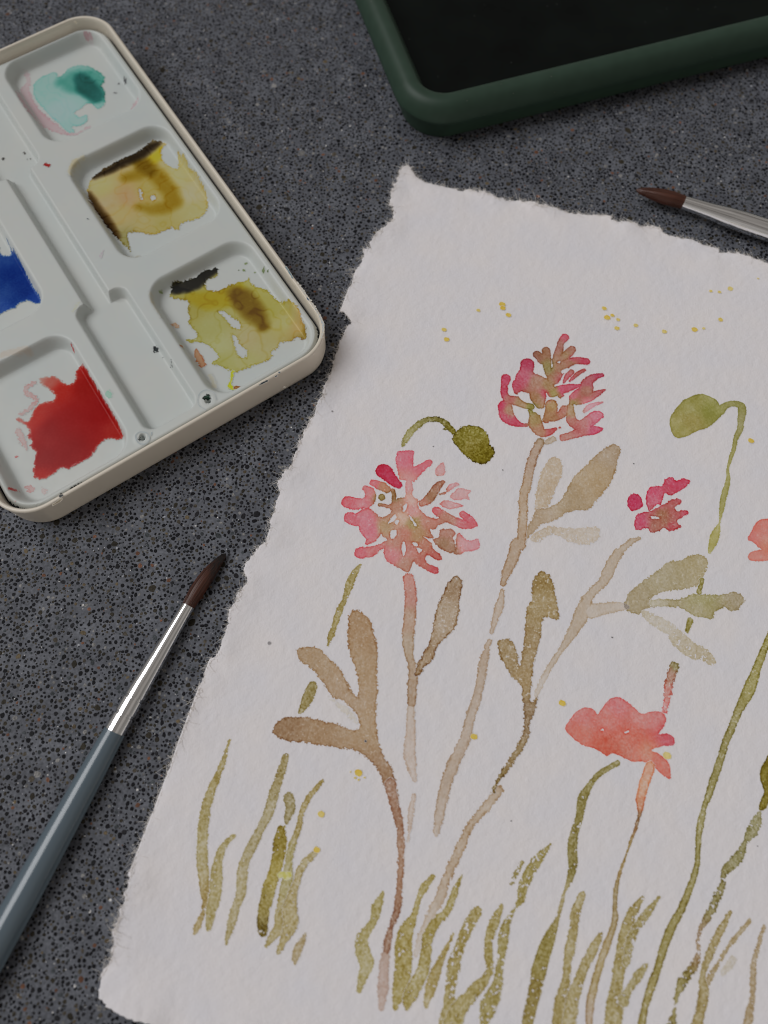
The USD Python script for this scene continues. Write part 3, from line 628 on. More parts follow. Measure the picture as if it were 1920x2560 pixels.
SD = coarse_sdf()
nearE = np.abs(SD) < 4
jag = np.zeros_like(SD)
jag[nearE] = .5 * fbm2(GU[nearE], GV[nearE], 2.4, 2, 20) + .55 * fbm2(GU[nearE], GV[nearE], 1.15, 2, 21) + .55 * fbm2(GU[nearE], GV[nearE], .55, 2, 22)
SDJ = SD + jag
e01 = np.clip(SDJ / 3.2, 0, 1)
ripple = fbm2(GU, GV, 11., 3, 31)
mid = fbm2(GU, GV, 1.15, 3, 33); mid2 = fbm2(GU, GV, 3.0, 2, 34)
lift = np.exp(-np.maximum(SDJ, 0) / 3.6)
fin = fbm2(GU, GV, .62, 2, 35)
PH_ = PZ + .07 * mid + .045 * fin + .03 * mid2 + .06 * ripple \
    - (1 - e01) ** 2 * (.18 + .22 * fbm2(GU, GV, 2.2, 3, 36)) + lift * (.50 + 1.15 * np.maximum(fbm2(GU, GV, 8., 2, 37), -.4))
PH_ = np.maximum(PH_, .22)


def paper_height(u, v):
    a = np.clip((u - pu[0]) / PP, 0, len(pu) - 1.001); b = np.clip((v - pv[0]) / PP, 0, len(pv) - 1.001)
    i, j = a.astype(int), b.astype(int); s, t = a - i, b - j
    return (PH_[i, j] * (1 - s) + PH_[i + 1, j] * s) * (1 - t) + (PH_[i, j + 1] * (1 - s) + PH_[i + 1, j + 1] * s) * t


def sheet():
    t = thing('watercolour_painting', 'watercolour of pink flowers and grass on torn edged handmade paper', 'painting')
    # move the outermost vertices onto the torn outline
    u, v = GU.copy(), GV.copy()
    gu, gv = np.gradient(SDJ, PP); gl = np.hypot(gu, gv) + 1e-6
    inside = SDJ > 0
    cell = inside[:-1, :-1] | inside[1:, :-1] | inside[1:, 1:] | inside[:-1, 1:]
    out = (~inside) & (SDJ > -.9)
    stp = np.where(out, np.clip(-SDJ, 0, .45) / np.maximum(gl, .5), 0)
    u += stp * gu / gl; v += stp * gv / gl
    top = np.column_stack([from_paper(u.ravel(), v.ravel()), PH_.ravel()])
    q = quads(len(pu), len(pv), cell)
    P, Q = prune(top, q)
    # skirt: the thickness of the sheet along its edge
    E = np.concatenate([Q[:, [0, 1]], Q[:, [1, 2]], Q[:, [2, 3]], Q[:, [3, 0]]])
    key = {tuple(e) for e in E.tolist()}
    bd = np.array([e for e in key if (e[1], e[0]) not in key])
    ids = np.unique(bd); m_ = {a: len(P) + i for i, a in enumerate(ids)}
    low = P[ids].copy(); low[:, 2] = np.maximum(low[:, 2] - .36, .04)
    cen = np.append(from_paper(np.array(70.), np.array(100.)), 0)
    low[:, :2] += (cen[:2] - low[:, :2]) / np.linalg.norm(cen[:2] - low[:, :2], axis=1)[:, None] * .12
    Q2 = np.array([(a, m_[a], m_[b], b) for a, b in bd])
    pp = mesh(t, 'paper', np.vstack([P, low]), np.vstack([Q, Q2])[:, ::-1], 'paper', smooth=True)
    # loose fibres along the torn edges
    bp = P[ids]; uv = to_paper(bp[:, :2])
    keep = ((uv[:, 0] < 60) & (uv[:, 1] < 212)) & (uv[:, 1] < PLEN - 2) | (uv[:, 1] < 8)
    bp = bp[keep]
    pts, cnt, wid = [], [], []
    for _ in range(5200):
        b = bp[rng.integers(len(bp))]
        w = cen[:2] - b[:2]
        uvb = to_paper(b[:2])[0]
        outd = -EU if uvb[1] > 6 else -EV
        a = rng.normal(0, .9); d = np.array([outd[0] * math.cos(a) - outd[1] * math.sin(a), outd[0] * math.sin(a) + outd[1] * math.cos(a)])
        L = min(rng.gamma(2.2, .27), 1.3); bend = rng.normal(0, 1.3) * L
        s = b + np.append(-outd * rng.uniform(0, .7), -rng.uniform(.0, .2))
        s[2] = max(s[2], .12)
        nrm = np.array([-d[1], d[0]])
        for k in range(4):
            f = k / 3
            pts.append((s[0] + d[0] * L * f + nrm[0] * bend * f * f, s[1] + d[1] * L * f + nrm[1] * bend * f * f, max(.06, s[2] + rng.uniform(-.1, .25) * f)))
        cnt.append(4); wid += [.075, .07, .055, .03]
    bc = UsdGeom.BasisCurves.Define(stage, pp + '/fibre')
    bc.CreateTypeAttr('linear'); bc.CreateCurveVertexCountsAttr(cnt)
    bc.CreatePointsAttr(Vt.Vec3fArray.FromNumpy((np.array(pts) * .001).astype(np.float32)))
    bc.CreateWidthsAttr(Vt.FloatArray.FromNumpy((np.array(wid) * .001).astype(np.float32))); bc.SetWidthsInterpolation('vertex')
    UsdShade.MaterialBindingAPI.Apply(bc.GetPrim()).Bind(UsdShade.Material.Get(stage, '/World/Looks/paper_fibre'))
    bc.GetPrim().SetCustomDataByKey('kind', 'stuff')

    S = Surface(PZ, to_paper, lambda a, b, off: np.column_stack([from_paper(a, b), paper_height(a, b) + off]), .09, PAPER, (187, 181, 187), 'watercolour')
    def pa(name, items, cols, **k):
        if name in ('flower', 'petal'):                           # rose madder dries a little duller than it looks wet
            f = lambda c: (int(c[0] * .955), int(c[1] * .99 + 2), int(c[2] * .965))
            cols = [(q, a, b, f(c)) for q, a, b, c in cols] if isinstance(cols[0], tuple) else f(cols)
        if name == 'stem':
            f = lambda c: (int(c[0] * 1.03), int(c[1] * .985), int(c[2] * 1.05)) if c[2] < c[1] - 22 else c
            cols = [(q, a, b, f(c)) for q, a, b, c in cols] if isinstance(cols[0], tuple) else f(cols)
            k.setdefault('edge', 1.4); k.setdefault('dens', .93)
        paint(S, t, name, items, cols, **k)
    BR, BRP, OL, GR = (148, 120, 96), (166, 148, 134), (112, 98, 30), (148, 140, 92)
    PINK, RED, BRN = (196, 108, 124), (168, 28, 52), (164, 112, 92)

    # left flower
    pa('flower', [
        ('p', 'L', [(665, 45), (700, 32), (780, 30), (850, 35), (848, 120), (848, 203), (930, 160), (1010, 128), (1050, 140), (1040, 180), (950, 265), (870, 350), (850, 375), (832, 365), (835, 400), (850, 460), (828, 500), (890, 600), (820, 640), (750, 620), (760, 500), (752, 400), (765, 352), (700, 350), (672, 250), (652, 150)]),
        ('s', 'L', [(400, 380, 35), (480, 410, 52), (560, 455, 40)]), ('s', 'L', [(320, 440, 32), (370, 480, 55), (375, 560, 58), (330, 600, 65)]),
        ('s', 'L', [(125, 590, 66), (200, 610, 70), (300, 605, 52), (380, 580, 45)]), ('s', 'L', [(155, 765, 70), (220, 785, 72), (340, 760, 100), (375, 870, 120), (400, 970, 55), (340, 1035, 22)]),
        ('p', 'L', [(480, 600), (600, 620), (650, 560), (740, 540), (890, 560), (900, 650), (990, 740), (1120, 790), (1080, 885), (1020, 890), (1075, 985), (1000, 985), (960, 970), (1040, 1030), (1060, 1090), (1160, 1195), (1110, 1225), (990, 1165), (990, 1250), (1110, 1300), (1105, 1370), (1040, 1365), (880, 1270), (845, 1240), (795, 1360), (700, 1320), (600, 1265), (550, 1230), (515, 1120), (560, 1000), (500, 960), (470, 850), (480, 780), (580, 720), (600, 670), (480, 640), (455, 625)]),
        ('s', 'L', [(400, 790, 60), (500, 820, 60)]), ('s', 'L', [(265, 1145, 65), (380, 1130, 58), (480, 1080, 35), (570, 1040, 35)]),
        ('s', 'L', [(500, 538, 38)]), ('s', 'L', [(618, 465, 26), (635, 560, 26), (610, 640, 40)]),
        ('s', 'L', [(940, 600, 40), (1010, 560, 52), (1070, 480, 46), (1120, 405, 40), (1175, 370, 20)]),
        ('p', 'L', [(1085, 240), (1120, 190), (1175, 155), (1190, 260), (1160, 305), (1090, 290)]), ('p', 'L', [(1200, 450), (1240, 395), (1310, 375), (1350, 400), (1290, 430), (1220, 480)]),
        ('p', 'L', [(1260, 510), (1330, 440), (1400, 440), (1475, 470), (1440, 510), (1455, 560), (1390, 560), (1300, 570), (1250, 540)]), ('p', 'L', [(1130, 620), (1190, 570), (1300, 595), (1390, 630), (1340, 650), (1240, 670)]), ('s', 'L', [(1135, 505, 14), (1190, 492, 14)]),
        ('s', 'L', [(1090, 685, 45), (1180, 740, 55), (1300, 800, 48), (1420, 840, 52), (1520, 835, 28)]), ('s', 'L', [(1385, 725, 40), (1450, 775, 48), (1510, 825, 30)]), ('s', 'L', [(1090, 810, 35), (1200, 770, 40)]),
        ('p', 'L', [(1130, 900), (1180, 880), (1260, 885), (1305, 930), (1275, 980), (1300, 1040), (1310, 1130), (1240, 1145), (1160, 1110), (1100, 1070), (1060, 1010), (1070, 985), (1120, 970)]),
        ('p', 'L', [(1310, 970), (1340, 925), (1380, 960), (1420, 1000), (1480, 1010), (1550, 990), (1570, 1090), (1500, 1120), (1400, 1140), (1350, 1165), (1280, 1155), (1305, 1100)]),
        ('h', 'L', [(640, 730), (600, 770), (570, 820), (620, 810), (655, 765)]), ('h', 'L', [(600, 905), (650, 900), (655, 950), (610, 1000), (590, 960)]), ('h', 'L', [(740, 1020), (762, 1100), (735, 1170), (715, 1090)]), ('h', 'L', [(775, 605), (770, 660), (735, 700), (735, 640)]),
        ('h', 'L', [(795, 735), (830, 770), (882, 850), (860, 850), (830, 800)]), ('h', 'L', [(880, 1090), (940, 1110), (900, 1150)]), ('h', 'L', [(830, 1030), (890, 1040), (880, 1075), (840, 1060)]), ('h', 'L', [(475, 690), (575, 688), (550, 730), (485, 760)]), ('h', 'L', [(540, 510), (590, 520), (605, 600), (550, 605)]), ('h', 'L', [(640, 795), (685, 790), (670, 835), (640, 825)])],
       [('L', 750, 90, (196, 96, 118)), ('L', 950, 190, (194, 98, 116)), ('L', 790, 420, (206, 134, 142)), ('L', 420, 400, (196, 104, 118)), ('L', 350, 470, (198, 116, 126)), ('L', 130, 590, (194, 84, 100)), ('L', 300, 600, (194, 106, 120)), ('L', 150, 770, (192, 90, 108)), ('L', 330, 780, (198, 108, 126)), ('L', 370, 900, (196, 100, 120)), ('L', 260, 1150, (194, 96, 112)), ('L', 400, 1120, (190, 100, 108)),
        ('L', 540, 430, (176, 118, 100)), ('L', 500, 540, (140, 112, 72)), ('L', 635, 540, (144, 104, 76)), ('L', 560, 640, (166, 108, 94)), ('L', 530, 870, (168, 128, 104)), ('L', 670, 640, (170, 112, 98)), ('L', 820, 560, (202, 146, 146)), ('L', 830, 680, (196, 128, 132)), ('L', 700, 760, (192, 150, 142)), ('L', 1000, 800, (180, 116, 108)), ('L', 830, 830, (154, 122, 82)), ('L', 760, 930, (180, 112, 104)), ('L', 900, 950, (168, 122, 96)), ('L', 660, 1010, (178, 116, 108)), ('L', 800, 1120, (182, 112, 110)), ('L', 600, 1180, (192, 108, 118)), ('L', 760, 1270, (170, 112, 102)), ('L', 1000, 1060, (176, 112, 102)), ('L', 1100, 1180, (176, 92, 92)), ('L', 980, 1280, (178, 104, 100)), ('L', 1080, 1340, (184, 84, 94)),
        ('L', 950, 600, (172, 106, 96)), ('L', 1040, 530, (146, 94, 74)), ('L', 1130, 390, (150, 92, 78)), ('L', 1140, 240, (206, 144, 154)), ('L', 1280, 400, (206, 138, 150)), ('L', 1360, 500, (208, 146, 156)), ('L', 1250, 620, (206, 140, 150)), ('L', 1080, 680, (192, 100, 112)), ('L', 1200, 770, (170, 106, 96)), ('L', 1440, 770, (190, 88, 104)), ('L', 1400, 850, (188, 90, 102)), ('L', 1200, 920, (168, 112, 104)), ('L', 1180, 1050, (152, 108, 90)), ('L', 1270, 1100, (156, 110, 96)), ('L', 1400, 1050, (208, 136, 148)), ('L', 1500, 1050, (204, 128, 142))],
       label='ragged pink flower head at the left', gran=.3, rough=.15, cp=2., edge=.9, dens=1.08)
    pa('petal', [('p', 'L', [(430, 240), (470, 185), (530, 175), (600, 210), (640, 280), (690, 350), (725, 400), (700, 445), (640, 430), (560, 380), (490, 330), (440, 290)])], (172, 30, 56), label='deep crimson petal', order=1, gran=.22, edge=.6, rough=.12)
    # centre flower
    pa('flower', [('s', 'B', [(880, 182, 42), (838, 240, 32), (820, 320, 40), (790, 400, 38), (790, 450, 40)]), ('s', 'B', [(950, 310, 42), (890, 370, 42), (840, 400, 35)]), ('s', 'B', [(685, 315, 40), (690, 400, 48), (695, 490, 40), (715, 560, 38)]), ('s', 'B', [(592, 360, 42), (650, 410, 52)]),
                  ('s', 'B', [(1100, 430, 40), (1000, 420, 40), (900, 450, 48), (810, 520, 65), (760, 610, 65)]), ('s', 'B', [(1080, 520, 18), (1010, 560, 24), (930, 635, 12)]), ('s', 'B', [(950, 540, 28), (900, 590, 28), (868, 650, 12)]),
                  ('s', 'B', [(490, 465, 70), (480, 540, 68), (490, 640, 120), (610, 660, 90), (700, 690, 70)]), ('s', 'B', [(390, 670, 60), (385, 730, 45)]),
                  ('s', 'B', [(270, 605, 48), (255, 680, 38), (250, 760, 38), (290, 820, 45), (380, 840, 52), (450, 880, 38), (530, 900, 34)]), ('s', 'B', [(260, 900, 72), (280, 990, 75), (345, 1050, 50), (420, 1088, 26), (490, 1090, 16)]),
                  ('s', 'B', [(590, 720, 80), (600, 800, 80), (625, 880, 45)]), ('s', 'B', [(650, 790, 36)]), ('s', 'B', [(745, 760, 46), (820, 730, 50), (930, 700, 40), (1030, 680, 15)]), ('s', 'B', [(838, 785, 32)]),
                  ('s', 'B', [(1262, 572, 24), (1190, 590, 36), (1110, 650, 52), (1100, 730, 70), (1000, 800, 62), (950, 840, 42), (930, 880, 28)]), ('s', 'B', [(1292, 725, 10), (1220, 760, 32), (1120, 810, 45), (1000, 860, 26)]),
                  ('s', 'B', [(740, 885, 62), (735, 960, 62), (680, 1035, 36)]), ('s', 'B', [(690, 1020, 34), (770, 1020, 34), (850, 970, 45), (880, 910, 36)]),
                  ('s', 'B', [(570, 1010, 58), (580, 1090, 72), (640, 1170, 48), (720, 1160, 36), (780, 1130, 20)]), ('s', 'B', [(520, 950, 26), (540, 990, 30)]),
                  ('s', 'B', [(935, 900, 36), (940, 990, 46), (960, 1060, 56), (1040, 1090, 55), (1120, 1060, 62), (1210, 990, 55), (1272, 1005, 16)]), ('s', 'B', [(1262, 1130, 16), (1190, 1140, 46), (1080, 1150, 56), (960, 1190, 42), (860, 1222, 36)]), ('s', 'B', [(825, 1118, 14)]),
                  ('s', 'B', [(1080, 950, 16, .6), (1150, 890, 26, .6), (1270, 852, 8, .6)]),
                  ('h', 'B', [(282, 690), (318, 680), (355, 770), (315, 745)]), ('h', 'B', [(390, 770), (440, 745), (500, 835), (485, 862), (420, 822)]), ('h', 'B', [(350, 935), (480, 925), (505, 1000), (440, 1045), (400, 975)]), ('h', 'B', [(560, 922), (655, 930), (655, 990), (600, 978)]), ('h', 'B', [(845, 525), (910, 500), (895, 545), (850, 560)]), ('h', 'B', [(795, 440), (830, 425), (825, 450)]), ('h', 'B', [(830, 830), (912, 765), (918, 870), (850, 882)])],
       [('B', 880, 170, (184, 84, 104)), ('B', 830, 270, (154, 92, 88)), ('B', 640, 340, (150, 104, 84)), ('B', 600, 350, (138, 84, 74)), ('B', 700, 490, (142, 118, 80)), ('B', 950, 300, (156, 96, 88)), ('B', 900, 360, (156, 114, 90)), ('B', 1110, 420, (176, 64, 88)), ('B', 980, 400, (180, 86, 104)), ('B', 960, 450, (160, 108, 94)), ('B', 850, 500, (158, 108, 92)), ('B', 910, 590, (176, 84, 98)), ('B', 1040, 560, (166, 82, 84)), ('B', 490, 440, (164, 44, 72)), ('B', 440, 600, (176, 68, 92)), ('B', 560, 640, (158, 104, 90)), ('B', 700, 680, (158, 118, 92)), ('B', 360, 670, (176, 64, 88)), ('B', 260, 600, (178, 56, 84)), ('B', 240, 740, (178, 60, 86)), ('B', 300, 810, (168, 92, 92)), ('B', 420, 860, (158, 116, 90)), ('B', 525, 915, (136, 118, 66)), ('B', 210, 890, (184, 62, 92)), ('B', 300, 930, (164, 116, 98)), ('B', 240, 1030, (184, 74, 98)), ('B', 380, 1070, (182, 72, 96)),
        ('B', 590, 800, (156, 108, 84)), ('B', 665, 770, (178, 76, 92)), ('B', 760, 760, (150, 122, 76)), ('B', 860, 720, (188, 84, 110)), ('B', 980, 690, (184, 78, 104)), ('B', 1240, 570, (164, 50, 76)), ('B', 1130, 640, (166, 76, 90)), ('B', 1110, 740, (164, 106, 98)), ('B', 1250, 740, (168, 72, 82)), ('B', 960, 800, (188, 100, 118)), ('B', 970, 860, (152, 120, 84)), ('B', 740, 900, (160, 116, 78)), ('B', 740, 1000, (160, 112, 88)), ('B', 850, 940, (172, 108, 102)), ('B', 570, 1040, (152, 118, 80)), ('B', 620, 1150, (164, 108, 90)), ('B', 740, 1150, (180, 88, 96)), ('B', 940, 950, (162, 122, 96)), ('B', 960, 1060, (176, 110, 108)), ('B', 1050, 1100, (180, 108, 112)), ('B', 1200, 990, (190, 92, 116)), ('B', 1180, 1150, (186, 70, 100)), ('B', 1050, 1160, (178, 100, 106)), ('B', 900, 1210, (176, 112, 110)), ('B', 1150, 890, (200, 120, 138))],
       label='tall pink and brown flower head in the middle', gran=.3, rough=.15, cp=2., edge=1., dens=1.1)
    # small crimson flower and coral ones
    pa('flower', [('p', 'C', [(270, 1390), (310, 1325), (380, 1330), (415, 1380), (420, 1450), (340, 1490), (285, 1470)]),
                  ('p', 'C', [(450, 1360), (480, 1270), (540, 1245), (610, 1240), (640, 1180), (720, 1155), (750, 1190), (830, 1170), (890, 1200), (840, 1260), (760, 1310), (690, 1340), (640, 1320), (600, 1430), (560, 1430), (490, 1495), (470, 1470)]),
                  ('p', 'C', [(520, 1480), (640, 1420), (700, 1380), (780, 1370), (805, 1410), (740, 1450), (760, 1490), (830, 1480), (875, 1510), (800, 1560), (760, 1600), (800, 1650), (690, 1690), (630, 1660), (570, 1700), (490, 1700), (470, 1660), (350, 1680), (345, 1560), (390, 1510), (460, 1500)]),
                  ('h', 'C', [(500, 1540), (545, 1545), (595, 1555), (560, 1572), (510, 1562)])],
       [('C', 340, 1400, (178, 44, 78)), ('C', 520, 1300, (190, 68, 98)), ('C', 760, 1230, (186, 66, 94)), ('C', 550, 1400, (190, 76, 102)), ('C', 400, 1600, (184, 62, 92)), ('C', 620, 1520, (152, 92, 74)), ('C', 640, 1600, (156, 92, 78)), ('C', 740, 1480, (168, 82, 84)), ('C', 840, 1510, (180, 68, 88)), ('C', 540, 1640, (160, 90, 82)), ('C', 700, 1650, (172, 62, 74))], label='small crimson flower at the right', gran=.3, rough=.16, edge=.9, dens=1.08)
    pa('flower', [('p', 'E', [(455, 1120), (480, 1070), (530, 1010), (590, 990), (630, 1010), (650, 1030), (680, 990), (720, 940), (770, 930), (820, 955), (870, 995), (910, 1030), (970, 1015), (1030, 1020), (1055, 1060), (1040, 1110), (1010, 1150), (1060, 1145), (1100, 1170), (1100, 1215), (1040, 1220), (970, 1245), (1020, 1270), (1070, 1320), (1085, 1410), (1040, 1400), (990, 1350), (960, 1330), (900, 1310), (860, 1315), (790, 1285), (740, 1265), (700, 1280), (640, 1240), (560, 1215), (510, 1180)]), ('h', 'E', [(668, 1125), (682, 1118), (685, 1130)]), ('h', 'E', [(808, 1140), (835, 1128), (830, 1142)])],
       [('E', 560, 1040, (196, 107, 110)), ('E', 760, 970, (194, 96, 104)), ('E', 900, 1060, (198, 113, 114)), ('E', 1000, 1060, (192, 102, 106)), ('E', 700, 1080, (198, 109, 108)), ('E', 560, 1150, (196, 111, 106)), ('E', 700, 1220, (189, 93, 83)), ('E', 870, 1180, (192, 96, 89)), ('E', 780, 1260, (187, 91, 81)), ('E', 940, 1240, (198, 120, 108)), ('E', 1070, 1185, (187, 85, 100)), ('E', 1040, 1340, (196, 107, 102))], label='coral flower with lobed petals', gran=.22, rough=.14, edge=.5, wash=.45, dens=1.15)
    pa('flower', [('p', 'M', [(1065, 620), (1110, 520), (1180, 390), (1260, 320), (1340, 300), (1450, 310), (1560, 400), (1600, 700), (1560, 950), (1390, 960), (1190, 970), (1100, 950), (1070, 900), (1100, 830), (1180, 800), (1290, 780), (1230, 750), (1190, 690), (1130, 660)])], [('M', 1250, 450, (196, 92, 88)), ('M', 1380, 700, (196, 112, 100)), ('M', 1150, 880, (204, 116, 112)), ('M', 1130, 600, (200, 104, 104))], label='coral flower cut by the right margin', gran=.2, rough=.12, edge=.5, wash=.4, dens=1.1)
    # buds
    pa('bud', [('p', 'A', [(1105, 960), (1140, 910), (1200, 880), (1270, 875), (1350, 900), (1400, 970), (1410, 1030), (1445, 1070), (1440, 1130), (1390, 1180), (1340, 1200), (1260, 1170), (1200, 1120), (1140, 1060), (1105, 1010)]),
               ('s', 'A', [(685, 1040, 14, .6), (730, 960, 27, .6), (790, 890, 27, .62), (860, 840, 24, .8), (940, 822, 24, .9), (1010, 835, 24), (1060, 880, 28), (1110, 930, 22)]), ('s', 'A', [(1030, 903, 8), (1060, 905, 12)])],
       [('A', 1270, 1030, (118, 104, 42)), ('A', 1150, 980, (104, 92, 26)), ('A', 1350, 1130, (102, 88, 18)), ('A', 1300, 920, (106, 94, 26)), ('A', 950, 825, (104, 94, 44)), ('A', 740, 960, (124, 114, 62))], label='dark olive bud on a hooked stalk', edge=.9, gran=.45, dens=1.1)
    pa('bud', [('p', 'C', [(690, 580), (740, 490), (820, 400), (900, 360), (970, 335), (1050, 345), (1120, 380), (1160, 410), (1180, 450), (1200, 540), (1150, 600), (1060, 670), (960, 700), (880, 745), (800, 770), (750, 770), (710, 720), (690, 650)]),
               ('s', 'C', [(1190, 500, 42), (1240, 450, 32), (1320, 430, 30), (1390, 450, 38), (1405, 500, 40), (1390, 600, 33), (1380, 690, 27), (1340, 770, 24), (1320, 880, 19), (1290, 960, 19), (1260, 1080, 13), (1265, 1180, 23), (1240, 1280, 30), (1215, 1380, 30), (1200, 1480, 23), (1185, 1560, 11, .6), (1180, 1610, 8, .5), (1160, 1660, 26, .75), (1130, 1750, 42, .9), (1100, 1840, 32, .9), (1080, 1900, 13, .6)])],
       [('C', 900, 450, (126, 118, 58)), ('C', 900, 600, (130, 116, 58)), ('C', 780, 720, (134, 124, 66)), ('C', 1100, 500, (122, 118, 56)), ('C', 1300, 450, (122, 116, 62)), ('C', 1390, 600, (128, 120, 74)), ('C', 1270, 1100, (146, 138, 90)), ('C', 1220, 1350, (138, 130, 76)), ('C', 1130, 1750, (146, 136, 76))], label='pale olive bud on a long drooping stalk', edge=.55, gran=.25, rough=.14)
    pa('bud', [('p', 'N', [(1040, 630), (980, 740), (920, 830), (880, 980), (890, 1090), (910, 1170), (950, 1280), (940, 1370), (890, 1480), (860, 1600), (870, 1660), (960, 1660), (1020, 1580), (1080, 1400), (1150, 1200), (1200, 1000), (1140, 680)])], (102, 86, 22), label='dark olive bud cut by the right margin', edge=.7, rough=.1)
    # stalks
    pa('stem', [('s', 'B', [(622, 1262, 42), (570, 1370, 45), (520, 1520, 48), (490, 1690, 48), (450, 1830, 46), (450, 2000, 48), (440, 2150, 48), (420, 2340, 46)]), ('s', 'B', [(760, 1235, 34, .6), (690, 1270, 22, .6)]), ('s', 'E', [(170, 20, 34), (145, 110, 34), (110, 190, 28), (90, 258, 16)]),
                ('s', 'E', [(85, 300, 13, .6), (70, 380, 24, .65), (50, 440, 22, .65), (20, 545, 12, .55)]), ('s', 'D', [(1615, 560, 14, .55), (1600, 600, 20, .6), (1570, 720, 32, .6), (1540, 900, 30, .55), (1490, 1060, 34, .55), (1440, 1250, 37, .6), (1360, 1420, 42, .6), (1310, 1560, 38, .6), (1290, 1660, 37, .6)]), ('s', 'G', [(810, 0, 37, .6), (780, 150, 37, .6), (755, 300, 26, .5), (745, 360, 7, .3)])],
       [('B', 560, 1400, (146, 122, 98)), ('B', 460, 1850, (158, 132, 110)), ('E', 110, 190, (154, 128, 108)), ('D', 1450, 1200, (146, 120, 100)), ('B', 730, 1250, (150, 128, 108))], label='long brown stalk of the middle flower', gran=.3)
    pa('stem', [('s', 'D', [(1055, 130, 38), (1070, 250, 40), (1060, 420, 42), (1050, 560, 42), (1065, 680, 30), (1085, 770, 33), (1080, 880, 34), (1075, 990, 30)]), ('s', 'D', [(1068, 1030, 28, .35), (1070, 1180, 34, .45), (1060, 1320, 42, .5), (1075, 1430, 34, .45), (1095, 1520, 16, .3)]), ('s', 'G', [(592, 80, 16, .4), (570, 200, 22, .42), (565, 300, 14, .4), (550, 400, 7, .2)])],
       [('D', 1055, 130, (176, 124, 118)), ('D', 1070, 260, (168, 118, 110)), ('D', 1055, 400, (158, 126, 108)), ('D', 1060, 600, (156, 134, 116)), ('D', 1080, 900, (148, 122, 102)), ('D', 1060, 1300, (152, 130, 106))], label='stalk under the left flower, pink at its top', gran=.3)
    pa('stem', [('s', 'C', [(385, 1762, 20), (300, 1800, 28), (200, 1890, 32), (110, 1990, 36), (50, 2110, 38)]), ('s', 'E', [(770, 80, 28), (730, 150, 32), (690, 240, 28), (600, 330, 28), (560, 430, 45), (510, 530, 32), (440, 640, 20, .8), (380, 730, 17, .7), (320, 840, 17, .5), (285, 920, 13, .5)]), ('s', 'E', [(600, 425, 42, .7), (700, 405, 34, .75), (790, 395, 26, .6), (825, 400, 10, .5)])],
       (164, 146, 132), label='pale stalk of the small crimson flower', gran=.25)
    pa('stem', [('s', 'G', [(1180, 40, 32, .9), (1100, 150, 33, .7), (1020, 240, 28, .9), (960, 330, 26), (910, 450, 34, .8), (850, 580, 32, .9), (800, 700, 34, .9), (770, 800, 37, .85), (720, 880, 32, .5), (680, 970, 28, .45), (640, 1060, 26, .4), (610, 1170, 18, .25)])], (152, 136, 108), label='pale lower stalk of the brown plant in the middle', gran=.3)
    pa('stem', [('s', 'G', [(430, 0, 40), (455, 120, 33), (490, 250, 29), (500, 350, 27), (505, 480, 24), (500, 620, 24), (490, 780, 27), (475, 880, 24), (440, 980, 21), (410, 1100, 24), (405, 1160, 24)]), ('s', 'G', [(395, 1195, 38, .5), (385, 1300, 38, .48), (380, 1420, 38, .5), (370, 1550, 22, .4)])],
       [('G', 460, 200, (132, 100, 76)), ('G', 500, 600, (138, 108, 82)), ('G', 420, 1050, (122, 90, 66)), ('G', 385, 1350, (142, 108, 94))], label='thin dark brown stalk of the left plant', edge=.6, order=1)
    pa('stem', [('s', 'E', [(1105, 745, 24), (1075, 830, 27), (1060, 940, 21), (1045, 1015, 15)])], [('E', 1110, 745, (120, 112, 68)), ('E', 1080, 800, (150, 104, 88)), ('E', 1060, 900, (174, 110, 104)), ('E', 1045, 1000, (196, 110, 110))], label='short stalk rising from the coral flower', order=1)
    pa('stem', [('s', 'E', [(960, 1340, 30), (920, 1460, 30), (900, 1540, 28)]), ('s', 'H', [(850, 50, 28), (800, 200, 29), (775, 310, 26), (770, 380, 13), (740, 480, 13), (690, 620, 8), (640, 760, 11), (605, 900, 17), (600, 1020, 17), (600, 1110, 24), (565, 1220, 24), (510, 1370, 28), (460, 1540, 30), (430, 1680, 31), (420, 1830, 25)])],
       [('H', 850, 60, (206, 130, 108)), ('H', 800, 200, (198, 138, 106)), ('H', 775, 320, (172, 120, 88)), ('H', 765, 400, (130, 108, 76)), ('H', 690, 620, (146, 132, 90)), ('H', 600, 1000, (144, 132, 96)), ('H', 480, 1500, (148, 136, 94)), ('H', 420, 1800, (148, 132, 104))], label='thin stalk below the coral flower', order=1, rough=.14)
    pa('stem', [('s', 'E', [(1690, 520, 18), (1660, 590, 20), (1600, 740, 24), (1550, 880, 36), (1490, 1000, 25), (1440, 1120, 22), (1400, 1220, 22), (1370, 1330, 22), (1330, 1450, 20), (1300, 1540, 20)]), ('s', 'H', [(1320, 0, 22), (1270, 150, 18), (1220, 320, 20), (1185, 480, 24), (1175, 620, 19), (1165, 740, 21), (1120, 880, 24), (1060, 1030, 27), (990, 1160, 31), (940, 1290, 31), (900, 1430, 27), (850, 1570, 31), (810, 1700, 27), (780, 1850, 30)])],
       [('E', 1600, 740, (128, 122, 62)), ('E', 1400, 1200, (126, 120, 70)), ('H', 1180, 500, (130, 124, 74)), ('H', 950, 1250, (128, 120, 68)), ('H', 800, 1750, (130, 120, 68))], label='longest olive stalk, at the right', rough=.13)
